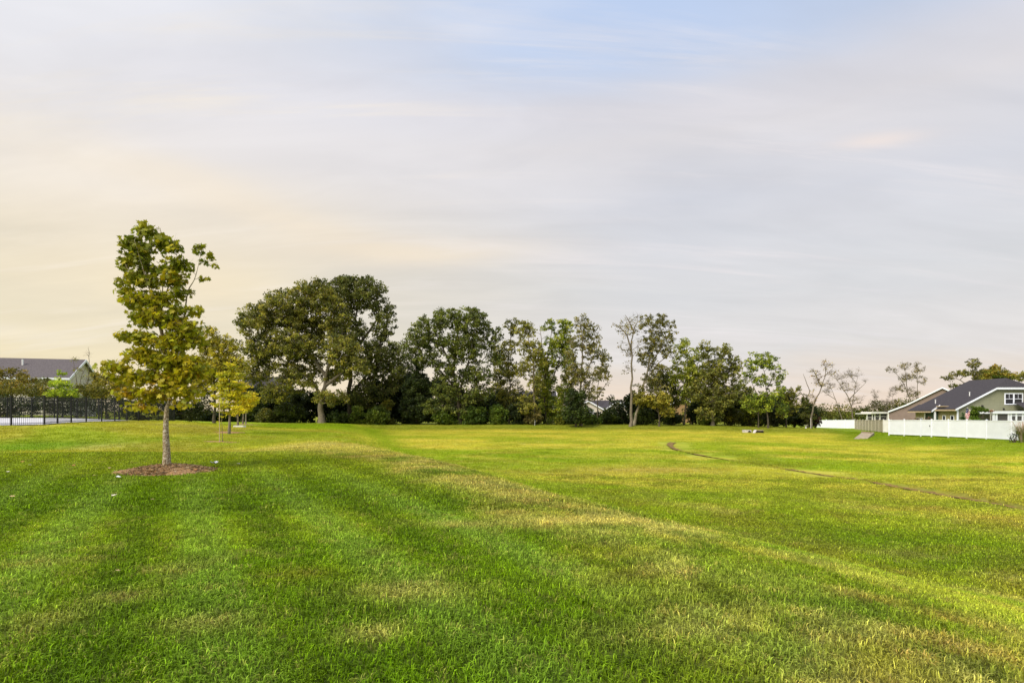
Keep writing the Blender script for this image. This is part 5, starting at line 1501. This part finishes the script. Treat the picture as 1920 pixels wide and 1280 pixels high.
# ---- pergola with vine, flag, cone shrubs in the yard
pg = thing('pergola', (wx(1833, 67), 67, -1.15), 'white pergola beam with a red-tinged vine in front of the green house', 'pergola')
for u_ in (1822, 1858):
    p = MB(); xx = wx(u_, 67); p.box(xx - .06, xx + .06, 66.94, 67.06, -1.3, wz(770, 67)); p.build('post', M['white2'], pg)
p = MB(); p.box(wx(1818, 67), wx(1862, 67), 66.9, 67.1, wz(770, 67), wz(768, 67)); p.build('beam', M['white2'], pg)
bush('climbing_vine', 'green vine with reddish end heaped over the pergola beam', 66.7, [(1827, 776, 7, 12), (1826, 766, 6, 5), (1837, 767, 10, 5), (1848, 769, 8, 4)], (.05, .10, .01), (.16, .24, .02), cr=.3, dens=1.6, per=80, size=.16, cat='vine')
bush('climbing_vine', 'rust-red vine tip at the right end of the pergola', 66.7, [(1858, 770.5, 6, 3)], (.18, .05, .02), (.30, .12, .03), cr=.22, dens=.9, per=40, size=.1, cat='vine')
bush('conifer_shrub', 'dark green cone-shaped shrub left of the flag', 65, [(1805, 790, 5.2, 6), (1805, 784, 4.2, 5), (1805, 779, 2.6, 4.5), (1805, 776, 1.3, 3)], (.02, .07, .012), (.05, .13, .02), cr=.2, dens=1.1, per=60, size=.09, cat='shrub')
bush('garden_shrub', 'rounded bright green shrub under the pergola', 65, [(1832, 787, 7, 5), (1842, 788, 5, 4)], (.06, .12, .012), (.15, .25, .02), cr=.3, dens=.9, per=50, size=.1)
bush('garden_shrub', 'reddish brown shrub behind the white fence near the side wing', 73, [(1722, 786, 10, 5), (1738, 784, 9, 6), (1708, 788, 8, 3)], (.10, .05, .03), (.20, .12, .07), cr=.35, dens=.7, per=36, size=.12)
fl = thing('flag', (wx(1812.5, 64.5), 64.5, -1.1), 'drooping striped flag hanging from a pole above the white fence', 'flag')
fx = wx(1812.8, 64.5)
p = MB(); p.bar((fx - .04, 64.5, -1.2), (fx + .06, 64.5, wz(763.5, 64.5)), .02, 6); p.build('pole', M['white2'], fl)
m_red = pmat('flag_red', S(176, 44, 52), .8, .08); m_wht = pmat('flag_white', S(225, 215, 214), .8, .05); m_blu = pmat('flag_blue', S(40, 46, 84), .8, .08)
mats = [m_red, m_wht, m_blu]
mb = MB(); zt_, zb_ = wz(765.5, 64.5), wz(786, 64.5)
ncol, nrow = 13, 22
def fpt(i, j):
    f = j / nrow; g_ = i / ncol
    wd = .14 + .22 * math.sin(math.pi * min(1, f * 1.1)) ** .7
    return (fx + .02 + (g_ - .5) * wd * (1.25) + .05 * math.sin(f * 5) + .03, 64.47 + .05 * math.sin(g_ * 14 + f * 4), zt_ + (zb_ - zt_) * f - .10 * math.sin(g_ * 3.1) * f)
for j in range(nrow):
    for i in range(ncol):
        stripe = int((i + j * .62) * .9)
        mb.cur = 2 if (j < 9 and i < 10 - j * .4) else (0 if stripe % 2 == 0 else 1)
        if mb.cur == 2 and (i * 7 + j * 5) % 9 == 0: mb.cur = 1
        mb.add([fpt(i, j), fpt(i + 1, j), fpt(i + 1, j + 1), fpt(i, j + 1)], [(0, 1, 2, 3)])
mb.build('cloth', mats, fl)

# ---- grey-brown house
bo = (wx(1665.3, 114), 114.0, 0); ba = math.atan2(-.57, .82)
bh = thing('brown_house', (79, 114, -2.0), 'grey-brown sided house end with white rake trim behind the tan fence', 'house')
zp = [(0, 1.39), (3.09, 2.76), (8.64, 6.0), (17.3, 1.0)]
lfb = lambda z: 0 if z <= 1.39 else (np.interp(z, [1.39, 2.76, 6.0], [0, 3.09, 8.64]))
rfb = lambda z: 17.3 if z <= 1.0 else float(np.interp(z, [1.0, 6.0], [17.3, 8.64]))
mb = MB(bo, ba); mb.prism([(0, .02, -3), (17.3, .02, -3)] + [(s_, .02, z_ - .1) for s_, z_ in reversed(zp)], (0, 9, 0)); mb.build('wall', M['brown'], bh)
siding('siding', bh, M['brown'], bo, ba, lfb, rfb, -2.1, 5.7, .22)
mb = MB(bo, ba)
for (a, c) in zip(zp[:-1], zp[1:]):
    mb.prism([(a[0], -.35, a[1]), (c[0], -.35, c[1]), (c[0], 9.3, c[1]), (a[0], 9.3, a[1])], (0, 0, .16))
mb.build('roof', M['roof'], bh)
mb = MB(bo, ba)
for (a, c) in zip(zp[:-1], zp[1:]):
    mb.prism([(a[0], -.40, a[1] - .12), (a[0], -.40, a[1] + .17), (c[0], -.40, c[1] + .17), (c[0], -.40, c[1] - .12)], (0, .05, 0))
mb.build('rake_trim', M['white'], bh)
mb = MB(bo, ba); mb.box(-.08, .14, -.06, -.001, -2.2, 1.35); mb.build('corner_board', M['white2'], bh)
# screened porch on its left
PY = 115
for (ua, ub, va, vb, nm) in ((1631, 1664, 771.8, 775.0, 'porch_roof'), (1620.5, 1640, 774.2, 776.0, 'porch_canopy')):
    mb = MB(); mb.box(wx(ua, PY), wx(ub, PY), PY - .4 - (.2 if nm == 'porch_roof' else 0), PY + 3, wz(vb, PY), wz(va, PY)); mb.build(nm, M['white2'], bh)
for u_ in (1625.5, 1635.5, 1640, 1649.5, 1663.3):
    mb = MB(); mb.box(wx(u_, PY) - .09, wx(u_, PY) + .09, PY - .1, PY + .06, -2.1, wz(775.5, PY)); mb.build('porch_post', M['white2'], bh)
for (ua, ub, v_) in ((1625.5, 1635, 782), (1640, 1663, 780)):
    mb = MB(); mb.box(wx(ua, PY), wx(ub, PY), PY - .08, PY + .04, wz(v_ + .8, PY), wz(v_, PY)); mb.build('porch_rail', M['white2'], bh)
for (ua, ub) in ((1626.5, 1635), (1636.2, 1639.4), (1640.8, 1649), (1650, 1662.6)):
    mb = MB(); mb.box(wx(ua, PY), wx(ub, PY), PY + .065, PY + .08, -2.1, wz(775.6, PY)); mb.build('screen_panel', M['screen'], bh)


# ---- simple gabled houses glimpsed between the trees
def gabled(name, label, X, Y, ang, w_, d_, ze, zr, wall, roofm, gable_front=True, wins=(), ov=.4, zb_=None, vents=()):
    zb_ = gz(X, Y) - 1 if zb_ is None else zb_
    root = thing(name, (X, Y, zb_), label, 'house')
    o = (X, Y, 0)
    mb = MB(o, ang)
    if gable_front:
        mb.prism([(-w_ / 2, 0, zb_), (w_ / 2, 0, zb_), (w_ / 2, 0, ze), (0, 0, zr), (-w_ / 2, 0, ze)], (0, d_, 0))
    else:
        mb.prism([(-w_ / 2, 0, zb_), (-w_ / 2, d_, zb_), (-w_ / 2, d_, ze), (-w_ / 2, d_ / 2, zr), (-w_ / 2, 0, ze)], (w_, 0, 0))
    mb.build('wall', wall, root)
    mb = MB(o, ang); sl = (zr - ze) / ((w_ if gable_front else d_) / 2)
    tr2 = MB(o, ang)
    for s in (-1, 1):
        if gable_front:
            a = (s * (w_ / 2 + ov), -ov, ze - sl * ov + .03); c = (0, -ov, zr + .03)
            mb.prism([a, c, (c[0], d_ + ov, c[2]), (a[0], d_ + ov, a[2])], (0, 0, .18))
            tr2.prism([(a[0], -ov - .04, a[2] - .14), (a[0], -ov - .04, a[2] + .2), (0, -ov - .04, c[2] + .2), (0, -ov - .04, c[2] - .14)], (0, .04, 0))
        else:
            ym = d_ / 2; a = (-w_ / 2 - ov, ym + s * (ym + ov), ze - sl * ov + .03)
            mb.prism([a, (w_ / 2 + ov, a[1], a[2]), (w_ / 2 + ov, ym, zr + .03), (-w_ / 2 - ov, ym, zr + .03)], (0, 0, .18))
            tr2.prism([(w_ / 2 + ov, a[1], a[2] - .12), (w_ / 2 + ov, a[1], a[2] + .2), (w_ / 2 + ov, ym, zr + .22), (w_ / 2 + ov, ym, zr - .1)], (.05, 0, 0))
            if s < 0: tr2.box(-w_ / 2 - ov, w_ / 2 + ov, a[1] - .08, a[1] - .002, a[2] - .12, a[2] + .14)
    rf2 = mb.build('roof', roofm, root); tr2.build('roof_trim', M['white'], root)
    for (x0, x1, z0, z1) in wins:
        window(root, o, ang, x0, x1, z0, z1, 1, True, .14)
    for (x_, f_) in vents:
        mb = MB(o, ang); yy = d_ / 2 * (1 - f_); zz = zr - sl * (d_ / 2 * f_)
        mb.bar((x_, yy, zz), (x_, yy, zz + .9), .11, 8); mb.build('vent_pipe', M['pipe'], rf2)
    return root


# long house on the left: dark shingled roof, white gable on its right end
la = math.atan2(.28, .96)
c0 = np.array((-56.6, 75.0)); dr = np.array((math.cos(la), math.sin(la)))
mid = c0 - dr * 13 - np.array((-dr[1], dr[0])) * 4.2
gabled('long_house', 'long two-storey house with purple-grey roof and white gable at far left', mid[0], mid[1], la, 26, 8.4, 5.75, 8.15, M['wall_w'], M['roof2'], False,
       wins=[(9.6, 10.5, 3.3, 4.7), (6, 6.9, 3.3, 4.7)], vents=((2.2, .45), (7.2, .4), (-6, .4)))
gabled('white_house', 'white gabled house wall with a dark shuttered window seen under the trees', wx(1103, 130), 130, R(-6), 6.4, 6, wz(767, 130), wz(752, 130), M['wall_w'], M['roof'], True, wins=[(.0, 1.2, wz(774.5, 130), wz(768.5, 130))])
gabled('white_house', 'dark-roofed wing between the two white gables below the sky gap', wx(1130, 134), 134, R(0), 10, 7, wz(772, 134), wz(751.5, 134), M['wall_w'], M['roof'], False)
gabled('white_house', 'narrow white gable end just left of the sycamore trunk', wx(1157, 130), 130, R(8), 5.0, 6, wz(766, 130), wz(752, 130), M['wall_w'], M['roof'], True)
gabled('grey_house', 'pale house wall with porch post seen right of the vine-covered tree', wx(1050, 124), 124, R(10), 5.4, 7, wz(758, 124), wz(750, 124), M['wall_w'], M['roof'], True)
gabled('grey_house', 'dark grey roof peeking between the stems left of the vine-covered tree', wx(1006, 135), 135, R(0), 9, 8, wz(748, 135), wz(734, 135), M['wall_w'], M['roof'], False)
gabled('brick_house', 'tan brick house wall behind the pale green loose tree', wx(1281, 118), 118, R(-4), 4.7, 8, wz(756, 118), wz(748, 118), M['brick'], M['roof'], True)
gabled('dark_house', 'dark grey roofed house in the shade behind the left oak', wx(487, 112), 112, R(4), 8, 8, wz(733, 112), wz(706, 112), M['dkgreen'], M['roof'], False)

# ------------------------------------------------------------------ drainage structures and small things
# flared concrete inlet on the right bank
def drape(u, v, dz_=0.0):
    x, y, z = ground_hit(u, v); return (x, y, z + dz_)
hw = thing('concrete_spillway', drape(1618, 818), 'sloping weathered concrete spillway slab set in the bank below the tan fence', 'spillway')
A_, B_, C_, D_ = drape(1600, 823.5, .05), drape(1624, 823, .05), drape(1637, 817, .35), drape(1616, 815, .35)
mb = MB(); mb.prism([A_, B_, C_, D_], (0, 0, -.35)); mb.build('apron', M['conc2'], hw)
mb = MB(); mb.prism([(D_[0], D_[1], D_[2] - .3), (C_[0], C_[1], C_[2] - .3), (C_[0], C_[1], C_[2] + .18), (D_[0], D_[1], D_[2] + .18)], (.05, .25, 0)); mb.build('headwall', M['conc2'], hw)
mb = MB(); mb.prism([(B_[0], B_[1], B_[2] - .4), (C_[0], C_[1], C_[2] - .5), (C_[0], C_[1], C_[2] + .15), (B_[0], B_[1], B_[2] + .04)], (.18, 0, 0)); mb.build('wing_wall', M['conc2'], hw)
# culvert on the far bank
cu = thing('culvert_outlet', drape(1405, 810), 'pale concrete culvert end with splayed wing on the far bank', 'culvert')
x, y, z = drape(1406, 811)
mb = MB((x, y, z), 0); mb.box(-1.05, .2, -.1, .25, -.2, .42); mb.build('headwall', M['conc3'], cu)
mb = MB((x, y, z), 0); mb.prism([(.1, -.6, -.1), (.55, -.6, -.05), (1.2, .3, .42), (.75, .3, .42)], (0, .15, -.1)); mb.build('wing_wall', M['conc3'], cu)
mb = MB((x, y, z), 0); mb.bar((-.1, -.13, .12), (-.1, .2, .12), .2, 12); mb.build('pipe_mouth', M['dark'], cu)
gr = thing('drain_grate', drape(1426, 811), 'dark rusty drain grate box right of the pale culvert', 'drain')
x, y, z = drape(1426, 811.5)
mb = MB((x, y, z), 0); mb.box(-.5, .45, 0, .8, -.2, .34); mb.build('box', M['dark'], gr)
mb = MB((x, y, z), 0); mb.box(-.58, .5, -.06, .85, .341, .42); mb.build('lid', M['conc2'], gr)
for i in range(5):
    mb = MB((x, y, z), 0); mb.box(-.42 + i * .19, -.38 + i * .19, -.05, -.002, -.1, .34); mb.build('bar', M['dark'], gr)
# small white pedestal and thin posts at the end of the tree line
bb = thing('bird_bath', (wx(1511, 92.5), 92.5, gz(wx(1511, 92.5), 92.5)), 'small white bird bath on a pedestal before the blackish shrub', 'bird bath')
bx_, bz_ = wx(1511, 92.5), gz(wx(1511, 92.5), 92.5)
mb = MB((bx_, 92.5, bz_)); mb.bar((0, 0, -.05), (0, 0, .08), .2, 12, .12); mb.bar((0, 0, .08), (0, 0, .42), .10, 12, .14); mb.build('pedestal', M['white2'], bb)
mb = MB((bx_, 92.5, bz_)); mb.bar((0, 0, .42), (0, 0, .56), .16, 14, .40); mb.build('basin', M['white2'], bb)
sp_ = thing('sign_post', (wx(1520, 92.6), 92.6, gz(wx(1520, 92.6), 92.6)), 'thin grey metal post between the bird bath and the white fence', 'post')
mb = MB((sp_.location.x, 92.6, sp_.location.z)); mb.bar((0, 0, -.1), (0, 0, 1.65), .05, 8); mb.build('pole', M['conc3'], sp_)
for (u, lab) in ((1146, 'short pale marker post below the sky gap'),):
    pass
mk = thing('marker_post', (wx(1002.5, 92), 92, gz(wx(1002.5, 92), 92)), 'short white marker post at the field edge below the grey-stemmed trees', 'post')
mb = MB(tuple(mk.location)); mb.bar((0, 0, -.1), (.03, 0, .75), .05, 8); mb.bar((.03, 0, .75), (.03, 0, .80), .065, 8); mb.build('pole', M['white2'], mk)

# ---- ornamental grass clump by the white fence at the right edge
og = thing('ornamental_grass', (46.0, 51.2, gz(46.0, 51.2)), 'ornamental grass with pinkish plumes beside the white fence at the right edge', 'grass clump')
r = np.random.default_rng(5)
def blades(cx, cy, n, h, sp, wd, c1, c2, seed):
    r = np.random.default_rng(seed); V = []; Fq = []; T = []
    z0 = gz(cx, cy)
    for i in range(n):
        a = r.uniform(0, 6.283); rr = r.uniform(0, .25); L = h * r.uniform(.6, 1.1); ln = sp * r.uniform(.2, 1)
        b_ = np.array((cx + rr * math.cos(a), cy + rr * math.sin(a), z0)); d = np.array((math.cos(a), math.sin(a), 0)); s_ = np.array((-d[1], d[0], 0)) * wd
        pts = [b_, b_ + d * ln * .3 * L + np.array((0, 0, L * .55)), b_ + d * ln * .7 * L + np.array((0, 0, L * .9)), b_ + d * ln * L + np.array((0, 0, L * (1 - .35 * ln)))]
        for k_ in range(3):
            n0 = len(V); w0 = 1 - k_ * .25; w1 = 1 - (k_ + 1) * .28
            V += [pts[k_] - s_ * w0, pts[k_] + s_ * w0, pts[k_ + 1] + s_ * w1, pts[k_ + 1] - s_ * w1]; Fq.append((n0, n0 + 1, n0 + 2, n0 + 3))
            f = r.uniform(); T.append(np.array(c1) * (1 - f) + np.array(c2) * f)
    return np.array(V), np.array(Fq), np.array(T)
for (cx, cy, sd_) in ((46.0, 51.2, 1), (46.6, 50.6, 2)):
    V, Fq, T = blades(cx, cy, 500, 1.55, .8, .012, (.10, .15, .03), (.30, .30, .08), sd_)
    link('blade_clump', np_mesh('blade_clump', V, Fq, m_leaf, T), og)['kind'] = 'stuff'
    V, Fq, T = blades(cx, cy, 90, 2.0, .7, .03, (.50, .36, .32), (.62, .50, .44), sd_ + 5)
    link('plume_clump', np_mesh('plume_clump', V, Fq, m_leaf, T), og)['kind'] = 'stuff'
bush('garden_shrub', 'thin dark-leaved plant at the foot of the fence left of the plumes', 51.5, [(1901, 817, 8, 8), (1893, 821, 5, 4), (1905, 808, 4, 8)], (.02, .04, .03), (.08, .12, .06), cr=.28, dens=.5, per=14, size=.14)

# ---- litter and fallen leaves on the lawn
m_pap = pmat('paper', (.75, .75, .74, 1), .7, .05)
m_fall = [pmat('fallen_leaf', S(196, 168, 120), .8, .1), pmat('fallen_leaf_brown', S(170, 116, 70), .8, .1), pmat('fallen_leaf_pale', S(214, 204, 178), .8, .1)]
def scrap(u, v, sx, sy, label, mat, name='paper_scrap', cat='litter', group=None, h=.05, seed=0):
    r = np.random.default_rng(seed + int(u)); x, y, z = ground_hit(u, v)
    n = 4; V = []; Fc = []
    a = r.uniform(0, 6.28)
    for j in range(n + 1):
        for i in range(n + 1):
            p = (i / n - .5) * sx; q_ = (j / n - .5) * sy
            V.append((x + p * math.cos(a) - q_ * math.sin(a), y + p * math.sin(a) + q_ * math.cos(a), z + .045 + h * (r.uniform() * .6 + .5 * abs(p / sx))))
    for j in range(n):
        for i in range(n): Fc.append((j * (n + 1) + i, j * (n + 1) + i + 1, (j + 1) * (n + 1) + i + 1, (j + 1) * (n + 1) + i))
    me = bpy.data.meshes.new(name); me.from_pydata(V, [], Fc); me.materials.append(mat)
    return tag(link(name, me), label, cat, group)
scrap(401, 871, .22, .14, 'crumpled white paper scrap just right of the mulch ring', m_pap, h=.08)
scrap(223, 898, .20, .09, 'flat white scrap lying on the lawn left below the mulch ring', m_pap, h=.04)
FL = [(23, 938), (42, 870), (57, 876), (208, 865), (70, 893), (15, 889), (175, 897), (288, 897), (213, 936), (289, 944), (366, 886), (448, 874), (205, 882), (299, 868), (165, 1051), (223, 1082), (138, 877), (330, 889), (640, 877)]
for k_, (u, v) in enumerate(FL):
    x, y, z = ground_hit(u, v); s_ = (.09 if v < 950 else .045) * random.uniform(.8, 1.3); a = random.uniform(0, 6.28)
    V = [(x + s_ * (px * math.cos(a) - py * math.sin(a)), y + s_ * (px * math.sin(a) + py * math.cos(a)), z + .055 + s_ * (.5 * px * px + .25 * py + .2)) for px, py in LEAF5]
    me = bpy.data.meshes.new('fallen_leaf'); me.from_pydata(V, [], [tuple(range(14))]); me.materials.append(m_fall[k_ % 3])
    tag(link('fallen_leaf', me), 'small dry fallen leaf lying on the green lawn around the young maple', 'leaf', 'fallen leaves on the lawn')

# ---- bare soil in the drainage groove
m_soil = pmat('bare_soil', S(128, 104, 56), .95, .35, 9, .6, 30)
L_ = smooth_line(np.concatenate([PATH, np.zeros((len(PATH), 1))], 1), 260)[:, :2]
V = []; Fc = []; r = np.random.default_rng(4)
for i in range(len(L_)):
    d = L_[min(i + 1, len(L_) - 1)] - L_[max(i - 1, 0)]; d /= np.linalg.norm(d); n_ = np.array((-d[1], d[0]))
    w_ = .085 + .12 * min(1, max(0, (L_[i][1] - 18) / 25)) + .03 * math.sin(i * .7) * math.sin(i * .23) + r.uniform(-.03, .05) + (.06 if i < 26 else 0)
    for f in (-1, -.35, .35, 1):
        q_ = L_[i] + n_ * w_ * f
        V.append((q_[0], q_[1], gz(*q_) + .06 + r.uniform(0, .03) * (abs(f) < 1)))
for i in range(len(L_) - 1):
    for j in range(3): Fc.append((i * 4 + j, i * 4 + j + 1, i * 4 + 5 + j, i * 4 + 4 + j))
me = bpy.data.meshes.new('drainage_channel'); me.from_pydata(V, [], Fc); me.materials.append(m_soil)
tag(link('drainage_channel', me), 'thin groove of bare soil curving across the basin floor', kind='structure')
